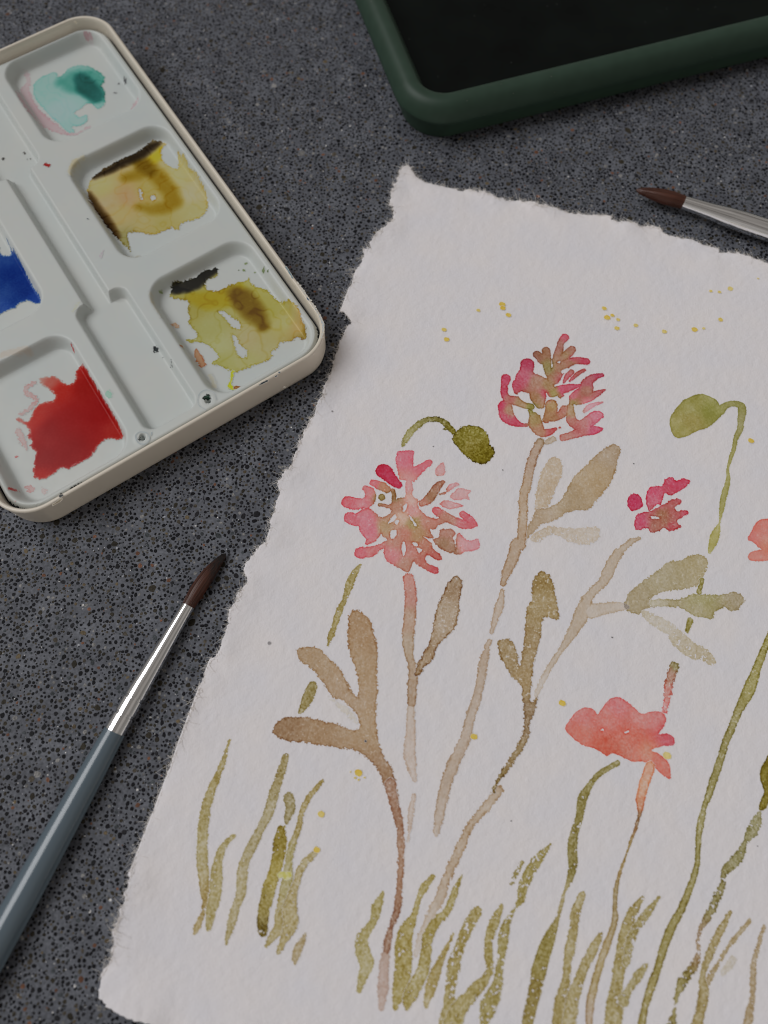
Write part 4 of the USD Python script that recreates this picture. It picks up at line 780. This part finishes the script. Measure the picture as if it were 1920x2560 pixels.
    pa('stem', [('s', 'N', [(880, 1720, 40, .7), (830, 1860, 85, .8), (770, 2000, 85, .9), (690, 2130, 50, .8)]), ('s', 'H', [(1590, 400, 26), (1550, 490, 36), (1500, 570, 18), (1460, 660, 34), (1390, 740, 33), (1350, 790, 20), (1345, 860, 24), (1300, 960, 31), (1250, 1080, 29), (1190, 1170, 14, .8), (1175, 1250, 17, .8), (1180, 1330, 14, .8), (1140, 1430, 29), (1070, 1530, 34), (1030, 1630, 16, .7), (1010, 1730, 12, .6), (1000, 1800, 28), (980, 1860, 28)])], [('H', 1500, 600, (140, 136, 92)), ('H', 1300, 950, (136, 128, 82)), ('H', 1180, 1280, (152, 132, 100)), ('H', 1050, 1560, (134, 124, 72))], label='olive stalk under the cut bud', dry=.12)
    # leaves
    pa('leaf', [('p', 'D', [(640, 390), (680, 345), (730, 360), (780, 410), (810, 490), (840, 600), (845, 680), (835, 800), (840, 900), (830, 1050), (840, 1200), (880, 1350), (930, 1420), (965, 1520), (975, 1600), (985, 1680), (930, 1680), (890, 1560), (820, 1420), (700, 1320), (600, 1305), (480, 1285), (350, 1260), (230, 1255), (150, 1225), (115, 1190), (130, 1140), (180, 1095), (330, 1085), (450, 1110), (580, 1140), (680, 1180), (720, 1140), (680, 1050), (600, 970), (530, 950), (470, 860), (380, 750), (290, 680), (285, 620), (340, 600), (420, 605), (500, 670), (590, 770), (640, 870), (700, 950), (700, 800), (650, 650), (630, 530), (640, 450)])],
       [('D', 720, 480, (144, 112, 84)), ('D', 750, 800, (150, 122, 96)), ('D', 420, 700, (150, 124, 100)), ('D', 620, 920, (148, 120, 96)), ('D', 780, 1150, (150, 122, 96)), ('D', 200, 1160, (128, 96, 70)), ('D', 450, 1210, (142, 112, 86)), ('D', 900, 1500, (136, 104, 80))], label='three brown finger leaves at the left', edge=.85, gran=.32)
    pa('leaf', [('p', 'D', [(490, 940), (600, 1000), (650, 1030), (700, 1110), (680, 1130), (590, 1040)])], (174, 162, 152), label='faint pale smear beside the brown leaves', dens=.6, edge=.1, dry=.3)
    pa('leaf', [('p', 'D', [(1330, 150), (1380, 105), (1420, 140), (1425, 190), (1405, 300), (1400, 380), (1370, 480), (1260, 590), (1220, 690), (1170, 740), (1130, 790), (1095, 800), (1105, 750), (1150, 660), (1200, 560), (1230, 430), (1250, 330), (1290, 240)])], [('D', 1380, 150, (140, 114, 92)), ('D', 1320, 400, (152, 130, 110)), ('D', 1130, 750, (142, 116, 92))], label='single brown leaf beside the stalk of the left flower', order=1)
    pa('leaf', [('p', 'B', [(690, 1480), (730, 1435), (790, 1425), (840, 1460), (855, 1530), (840, 1640), (790, 1720), (770, 1800), (740, 1870), (705, 1920), (690, 1970), (600, 1990), (570, 1950), (590, 1750), (620, 1620)])], (168, 148, 130), label='pale narrow leaf beside the middle stalk', edge=.4)
    pa('leaf', [('p', 'B', [(1330, 1310), (1380, 1285), (1430, 1305), (1455, 1360), (1430, 1450), (1410, 1560), (1370, 1660), (1310, 1750), (1200, 1880), (1110, 1970), (1000, 1975), (900, 2000), (780, 2070), (680, 2110), (560, 2120), (545, 2060), (580, 1960), (690, 1950), (800, 1900), (900, 1770), (960, 1640), (1060, 1540), (1150, 1450), (1240, 1370)]), ('s', 'B', [(620, 2050, 60), (540, 2150, 45), (470, 2250, 30), (430, 2350, 30)])], [('B', 1370, 1350, (148, 124, 102)), ('B', 1200, 1650, (158, 134, 108)), ('B', 900, 1900, (152, 130, 106)), ('B', 600, 2050, (156, 134, 114))], label='broad brown leaf beside the middle stalk', edge=.7, gran=.34)
    pa('leaf', [('s', 'S', [(1340, 1345, 12, .8), (1375, 1325, 9, .8), (1400, 1330, 12, .7), (1440, 1340, 20, .6), (1475, 1338, 20, .6), (1488, 1326, 10, .7)])], (168, 150, 134), label='small faint leaf low on the middle stalk', edge=.3, dry=.15)
    pa('leaf', [('p', 'E', [(265, 240), (320, 185), (375, 225), (400, 330), (420, 440), (410, 470), (330, 460), (315, 560), (290, 660), (265, 740), (260, 830), (250, 950), (270, 950), (290, 935), (285, 1000), (250, 1080), (245, 1150), (210, 1240), (170, 1290), (110, 1380), (70, 1430), (40, 1495), (25, 1470), (70, 1380), (150, 1260), (190, 1180), (215, 1080), (205, 930), (190, 850), (140, 810), (90, 730), (60, 650), (60, 600), (110, 585), (150, 610), (175, 680), (190, 750), (215, 580), (225, 430), (255, 350)])],
       [('E', 320, 230, (126, 100, 58)), ('E', 330, 400, (144, 122, 88)), ('E', 250, 650, (138, 114, 82)), ('E', 110, 650, (136, 112, 80)), ('E', 230, 850, (144, 120, 88)), ('E', 240, 1050, (130, 106, 82)), ('E', 150, 1290, (136, 114, 84)), ('E', 60, 1440, (120, 98, 60))], label='dark brown two leaved sprig in the middle', edge=.95, order=1)
    pa('leaf', [('p', 'E', [(820, 340), (860, 290), (950, 220), (1020, 170), (1070, 130), (1150, 115), (1220, 85), (1280, 95), (1305, 140), (1280, 200), (1250, 260), (1180, 290), (1080, 300), (1010, 320), (960, 350), (1000, 370), (990, 395), (930, 410), (900, 440), (860, 435), (810, 405)])], [('E', 1230, 140, (148, 132, 100)), ('E', 1050, 230, (150, 136, 110)), ('E', 880, 370, (146, 130, 104))], label='upper broad grey brown leaf at the right', edge=.6, gran=.34)
    pa('leaf', [('p', 'E', [(1050, 355), (1130, 350), (1220, 320), (1310, 325), (1400, 320), (1460, 305), (1510, 330), (1520, 370), (1480, 410), (1440, 425), (1400, 400), (1340, 430), (1330, 470), (1260, 460), (1200, 440), (1150, 400), (1090, 400), (1050, 380)]), ('s', 'E', [(980, 375, 22, .5), (1060, 372, 22, .7)])], [('E', 1270, 350, (138, 128, 86)), ('E', 1480, 350, (140, 124, 98)), ('E', 1250, 420, (150, 138, 108)), ('E', 1080, 375, (142, 128, 96))], label='middle ragged brown leaf at the right', edge=.7, gran=.4, rough=.3)
    pa('leaf', [('s', 'E', [(930, 440, 22, .55), (1010, 490, 38, .5), (1080, 530, 36, .5), (1130, 590, 48, .75), (1200, 650, 48, .8), (1280, 680, 38, .9), (1315, 720, 30)])], (162, 148, 128), label='lower pale leaf at the right', edge=.5, dry=.1)
    # grass
    def olive(c): return (int(c[0] * 1.01), int(c[1] * .965), int(c[2] * 1.02))

    def blade(fr, pts, col=GR, label=None, **k):
        col = [(f, a, b, olive(c)) for f, a, b, c in col] if isinstance(col[0], tuple) else olive(col)
        pa('grass_blade', [('s', fr, pts)], col, label=label, **{**dict(edge=.9, rough=.24, gran=.5, dry=.08, dens=.86), **k})
    blade('D', [(725, 30, 8), (670, 110, 27), (640, 190, 27), (615, 270, 16), (580, 340, 24), (550, 430, 21), (520, 520, 21), (495, 590, 8)], (142, 132, 82))
    blade('D', [(390, 870, 35), (360, 950, 40), (330, 1010, 27), (305, 1055, 13)], (132, 122, 74))
    blade('F', [(480, 140, 6), (435, 290, 19), (370, 450, 30), (320, 600, 35), (300, 750, 38), (290, 900, 41), (295, 1020, 40), (310, 1150, 38), (315, 1260, 28), (300, 1330, 16), (260, 1430, 26), (240, 1475, 13)], [('F', 440, 290, (144, 134, 86)), ('F', 300, 800, (148, 140, 96)), ('F', 260, 1430, (146, 132, 86))], label='tallest grass blade at the far left')
    blade('F', [(510, 800, 14), (440, 870, 24), (400, 980, 34), (390, 1100, 45), (380, 1220, 45), (350, 1330, 38), (340, 1440, 20)], (150, 142, 98))
    blade('F', [(870, 250, 22), (840, 350, 28), (790, 500, 37), (750, 640, 37), (690, 760, 31), (640, 860, 37), (585, 980, 37), (565, 1090, 39), (560, 1190, 37), (520, 1310, 31), (490, 1420, 30), (455, 1550, 7)], [('F', 840, 350, (138, 128, 84)), ('F', 700, 750, (142, 134, 94)), ('F', 560, 1100, (150, 142, 102))], dry=.06)
    blade('F', [(890, 540, 40), (905, 600, 34), (880, 680, 24), (875, 715, 8)], (124, 114, 72), label='small dark olive dab', edge=.6)
    blade('F', [(840, 755, 30), (830, 850, 50), (815, 960, 46), (790, 1060, 44), (750, 1180, 50), (720, 1300, 45), (710, 1420, 40), (715, 1475, 24)], [('F', 830, 850, (118, 104, 38)), ('F', 790, 1060, (138, 126, 56)), ('F', 720, 1300, (126, 114, 54)), ('F', 710, 1440, (96, 82, 32))], label='darkest thick grass blade', edge=.6)
    blade('F', [(1120, 425, 12), (1040, 520, 21), (985, 620, 21), (960, 740, 21), (915, 860, 27), (890, 970, 27), (885, 1080, 38), (860, 1200, 38), (840, 1330, 48), (830, 1420, 44), (770, 1510, 27), (735, 1560, 13)], [('F', 1000, 600, (144, 132, 84)), ('F', 880, 1080, (146, 140, 92)), ('F', 830, 1400, (148, 138, 92))], order=1)
    blade('F', [(1060, 930, 24), (990, 1000, 27), (950, 1090, 27), (920, 1200, 34), (895, 1300, 52), (905, 1400, 55), (870, 1490, 38), (820, 1600, 16)], (150, 140, 96), order=2)
    blade('F', [(1005, 1480, 9), (960, 1570, 33), (935, 1640, 24), (935, 1690, 8)], (150, 138, 102))
    pa('paint_dot', [('s', 'F', [(840, 1070, 22), (885, 1075, 30)])], (168, 160, 84), label='yellow green blot between two grass blades', order=3, edge=.1)
    blade('F', [(1540, 1190, 9), (1500, 1290, 37), (1470, 1400, 29), (1400, 1500, 44), (1400, 1600, 54), (1430, 1680, 52), (1400, 1780, 34), (1375, 1870, 18)], (146, 138, 88))
    blade('G', [(725, 640, 16), (660, 720, 27), (620, 820, 19), (590, 920, 27), (540, 1020, 54), (520, 1130, 64), (520, 1260, 66), (500, 1390, 56), (480, 1480, 40), (465, 1550, 14)], (146, 136, 82), order=1)
    blade('G', [(925, 635, 7), (870, 760, 27), (820, 880, 27), (740, 960, 34), (690, 1060, 39), (675, 1180, 41), (650, 1300, 44), (600, 1400, 50), (560, 1480, 48), (545, 1550, 14)], (144, 134, 80), order=2)
    blade('G', [(865, 1035, 7), (810, 1150, 19), (760, 1260, 34), (720, 1380, 41), (690, 1470, 31), (680, 1545, 13)], (146, 134, 84))
    blade('G', [(1030, 880, 33), (960, 1000, 43), (910, 1130, 34), (870, 1250, 48), (850, 1370, 44), (840, 1470, 40), (850, 1540, 58), (830, 1660, 70), (820, 1740, 60)], (144, 134, 84), dry=.34)
    blade('G', [(1340, 540, 14), (1270, 680, 20)], (140, 132, 86), dry=.4)
    blade('G', [(1540, 410, 5), (1460, 510, 33), (1400, 600, 40), (1350, 700, 34), (1330, 800, 27), (1290, 860, 9), (1240, 950, 27), (1210, 1060, 38), (1200, 1180, 29), (1185, 1300, 27), (1160, 1420, 44), (1110, 1530, 62), (1080, 1630, 38)], (142, 134, 84), dry=.3, order=1)
    blade('G', [(1200, 840, 12), (1150, 950, 34), (1110, 1080, 31), (1110, 1200, 31), (1110, 1310, 27), (1040, 1400, 44), (960, 1490, 50), (900, 1560, 58), (860, 1660, 70), (840, 1740, 60)], (142, 132, 80), dry=.12, order=2)
    blade('H', [(620, 20, 18), (500, 90, 19), (430, 170, 21), (375, 270, 34), (355, 400, 27), (320, 500, 31), (305, 620, 37), (310, 720, 35), (290, 820, 24), (255, 905, 10), (240, 960, 13), (205, 1090, 15), (160, 1200, 39), (110, 1330, 51), (75, 1460, 54), (45, 1600, 48), (10, 1750, 45), (-10, 1850, 40)], [('H', 450, 150, (118, 110, 58)), ('H', 310, 700, (116, 108, 56)), ('H', 240, 960, (140, 130, 84)), ('H', 110, 1330, (124, 114, 58)), ('H', 30, 1650, (126, 114, 62))], label='long dark olive blade bent at its top', edge=.6, rough=.13)
    blade('H', [(375, 930, 26), (330, 1050, 34), (310, 1180, 31), (290, 1300, 37), (270, 1420, 29), (260, 1540, 31), (230, 1660, 48), (210, 1830, 50)], (144, 134, 88), dry=.1)
    blade('H', [(505, 1200, 18), (450, 1310, 34), (390, 1420, 34), (350, 1530, 38), (310, 1650, 48), (280, 1830, 50)], (144, 134, 88), dry=.16, order=1)
    blade('H', [(790, 950, 14), (720, 1060, 34), (680, 1180, 44), (660, 1300, 52), (630, 1450, 44), (610, 1580, 48), (600, 1700, 64), (580, 1850, 64)], (140, 130, 82), dry=.14)
    blade('H', [(900, 950, 10), (820, 1060, 28), (740, 1170, 28), (700, 1280, 34), (680, 1400, 28)], (144, 136, 92), dry=.3, order=1)
    blade('H', [(820, 1410, 10), (760, 1490, 34), (700, 1580, 24), (660, 1660, 44)], (144, 136, 92), dry=.25, order=2)
    blade('H', [(1400, 1050, 11), (1350, 1140, 24), (1290, 1260, 29), (1240, 1380, 27), (1205, 1500, 21), (1215, 1580, 38), (1200, 1700, 37), (1160, 1850, 40)], (138, 126, 80), dry=.06, order=1)
    blade('H', [(1530, 1110, 12), (1450, 1210, 18), (1370, 1310, 16), (1300, 1430, 18), (1230, 1540, 26)], (150, 138, 104), dry=.25)
    blade('H', [(1630, 1150, 9), (1600, 1260, 15), (1560, 1400, 19), (1555, 1520, 24), (1550, 1650, 19), (1530, 1750, 29), (1510, 1850, 30)], (148, 134, 102))
    blade('H', [(1420, 1380, 24, .4), (1370, 1440, 26, .4), (1340, 1480, 14, .3)], (160, 154, 130), dry=.3, label='faint dry dab')
    blade('E', [(1268, 235, 12), (1250, 310, 15)], (126, 120, 62), label='short olive dash between two right leaves', order=1)
    blade('E', [(1198, 480, 20), (1180, 540, 12)], (126, 120, 62), label='short olive dash under the middle right leaf', order=1)
    # yellow spatters
    for fr, X, Y, r, k in [('Y', 36, 306, 11, .6), ('Y', 170, 272, 17, 1), ('Y', 173, 292, 15, 1), ('Y', 205, 331, 14, .9), ('Y', 742, 294, 13, .8), ('Y', 757, 345, 17, 1), ('Y', 787, 334, 11, .9), ('Y', 818, 358, 10, .65), ('Y', 812, 405, 14, .9), ('Y', 918, 389, 13, .75), ('Y', 1078, 424, 14, .65), ('Y', 1248, 412, 16, 1), ('Y', 1298, 406, 9, .6), ('Y', 1393, 357, 13, .8), ('Y', 1338, 197, 9, .65), ('Y', 1386, 203, 9, .65), ('Y', 1447, 184, 14, .55), ('Y', 1603, 128, 5, .7),
                           ('A', 1030, 80, 20, .75), ('A', 1050, 162, 22, 1), ('C', 1490, 797, 28, 1), ('E', 440, 965, 21, 1.1), ('E', 1060, 1275, 26, .5), ('D', 1507, 1220, 25, .85), ('D', 708, 1470, 27, 1), ('D', 655, 1465, 6, .8), ('D', 685, 1505, 9, .8), ('D', 750, 1505, 7, .8), ('D', 710, 1518, 7, .8), ('F', 1115, 648, 25, .8), ('F', 1085, 895, 24, .9)]:
        pa('paint_dot', [('s', fr, [(X - r * .2, Y, r * .82, k * .88), (X + r * .2, Y + r * .1, r * .78, k * .88)])], (206, 150, 52), order=4, rough=.12, gran=.15, edge=.3)
    for fr, X, Y, r in [('D', 757, 1252, 8), ('D', 92, 575, 12), ('Q', 1165, 538, 6), ('C', 330, 1025, 6), ('A', 102, 762, 6), ('A', 940, 1050, 4), ('E', 735, 577, 5), ('A', 1515, 1246, 4), ('H', 1585, 595, 4), ('G', 1265, 255, 4)]:
        pa('paint_speck', [('s', fr, [(X, Y, r, 1. if r < 10 else .35)])], (54, 50, 52), order=4, rough=.04, gran=.1, edge=.2)


sheet()


# ------------------------------------------------------------------ brushes
def hairs(parent, roots, tips, bulge, n, width, mat, seed):
    r = np.random.default_rng(seed)
    pts, cnt, wid = [], [], []
    for i in range(n):
        a, b, c = roots[i], bulge[i], tips[i]
        for k in range(6):
            t = k / 5
            pts.append((1 - t) ** 2 * a + 2 * t * (1 - t) * b + t * t * c)
            wid.append(width * (1 - .6 * t))
        cnt.append(6)
    bc = UsdGeom.BasisCurves.Define(stage, name_at(parent, 'hair'))
    bc.CreateTypeAttr('linear'); bc.CreateCurveVertexCountsAttr(cnt)
    bc.CreatePointsAttr(Vt.Vec3fArray.FromNumpy((np.array(pts) * .001).astype(np.float32)))
    bc.CreateWidthsAttr(Vt.FloatArray.FromNumpy((np.array(wid) * .001).astype(np.float32))); bc.SetWidthsInterpolation('vertex')
    UsdShade.MaterialBindingAPI.Apply(bc.GetPrim()).Bind(UsdShade.Material.Get(stage, f'/World/Looks/{mat}'))
    bc.GetPrim().SetCustomDataByKey('kind', 'stuff')


def brush(label, tip, neck, fer, end, zt, zn, zf, ze, rn, rf, rh, off, handle_mat, dark, prof_f, prof_h, streak):
    """tip, neck (hair to ferrule), fer (ferrule to handle), end: points on the table; z.. their heights; r.. radii."""
    t = thing('paintbrush', label, 'paintbrush')
    T, N, Fe, En = (np.append(p, z) for p, z in ((tip, zt), (neck, zn), (fer, zf), (end, ze)))
    ax = (N - Fe) / np.linalg.norm(N - Fe)
    s = np.cross([0, 0, 1.], ax); s /= np.linalg.norm(s); w = np.cross(ax, s)
    # hair bundle: rings whose centre drifts sideways towards the point
    L = np.linalg.norm(T - N); n, m = 72, 26
    V, C = [], []
    a = np.arange(n) / n * 2 * math.pi
    drift = (T - N) - ax * ((T - N) @ ax); run = (T - N) @ ax
    hn = rng.uniform(-1, 1, n)
    for i in range(m):
        f = i / (m - 1) * .995
        r = rn * .93 * (1 + .22 * math.sin(math.pi * min(f * 1.25, 1)) ** 1.2) * max(1 - f ** 4.5, 0) ** .6
        c = N + ax * (run * f - .3) + drift * f ** off
        rr = r * (1 + .05 * hn * (.3 + f))
        V.append(c + np.outer(np.cos(a) * rr, s) + np.outer(np.sin(a) * rr * (1 - .25 * f), w))
        side = .5 + .5 * np.cos(a)
        wet = np.clip((f + .10 * hn + .16 * np.cos(a + 2.6) - dark) / .10, 0, 1)
        base = np.outer(1 + streak * hn, np.array([.060, .017, .008]))
        C.append(base * (1 - wet[:, None]) + np.array([.006, .005, .005]) * wet[:, None])
    V = np.concatenate(V); C = np.maximum(np.concatenate(C), .002)
    q = np.array([(i * n + j, i * n + (j + 1) % n, (i + 1) * n + (j + 1) % n, (i + 1) * n + j) for i in range(m - 1) for j in range(n)])
    V[:, 2] = np.maximum(V[:, 2], .06)
    br = mesh(t, 'bristles', V, q, 'bristle', smooth=True, paint=C)
    k = 420
    j = rng.integers(0, n, k); roots = V[j + 1 * n]; top = rng.integers(int(m * .6), m - 1, k); tips = V[top * n + j] + rng.normal(0, .05, (k, 3)); mids = V[(top // 2) * n + j] + (V[(top // 2) * n + j] - N - ax * ((V[(top // 2) * n + j] - N) @ ax)[:, None]) * .09
    tips[:, 2] = np.maximum(tips[:, 2], .08)
    hairs(br, roots, tips, mids, k, .075, 'hair' if dark > .7 else 'hair', 3)
    # ferrule and handle
    LF = np.linalg.norm(N - Fe)
    v, q = lathe(Fe, ax, [(LF * f, rn + (rf - rn) * g) for f, g in prof_f], 64)
    mesh(t, 'ferrule', v, q, 'chrome', smooth=30)
    hx = (Fe - En); LH = np.linalg.norm(hx); hx /= LH
    v, q = lathe(En, hx, [(LH * f, rf + (rh - rf) * g) for f, g in prof_h], 64)
    mesh(t, 'handle', v, q, handle_mat, smooth=30)


def at(fr, x, y, z):
    return U(px(fr, [(x, y)]), z)[0]


zc = 2.6
tip, neck, fer = at('R', 1085, 165, 1.0), at('R', 553, 908, 1.9), at('Z', 742, 1238, zc)
dirh = at('Z', 742, 1238, zc) - at('Z', 205, 2203, 3.3); dirh /= np.linalg.norm(dirh)
brush('slate blue handled round brush with wet dark tip, left of the paper', tip, neck, fer, fer - dirh * 95, .9, 1.75, 2.35, 2.9, 1.52, 2.32, 3.2, 2.6, 'slate_lacquer', .56,
      [(1.0, -.02), (1.0, .02), (.985, .03), (.7, .33), (.45, .68), (.40, .78), (.36, .86), (.266, 1.0), (.260, .78), (.248, .78), (.244, 1.01), (.139, 1.03), (.134, .80), (.122, .80), (.117, 1.03), (.0, 1.05), (-.002, .9)],
      [(1.0, .02), (.9, .42), (.75, .8), (.6, 1.0), (.4, .9), (.2, .5), (0.02, 0), (0, -1.5)], .55)
tip2, neck2 = U((1585, 477), 3.0)[0], at('T', 1288, 194, 2.6)
d2 = at('T', 1659, 312, 3.0) - neck2; d2 /= np.linalg.norm(d2)
brush('small brush with brown pointed hair at the right edge above the paper', tip2, neck2, neck2 + d2 * 36, neck2 + d2 * 120, 3.6, 3.6, 3.6, 3.4, 1.75, 2.75, 3.2, 1.6, 'green_lacquer', .9,
      [(1.0, -.02), (1.0, .0), (.98, .02), (.8, .28), (.66, .72), (.55, .95), (.3, 1.0), (.0, 1.02), (-.002, .9)],
      [(1.0, .05), (.8, .8), (.6, 1.), (.3, .6), (0.02, 0), (0, -1.5)], .3)
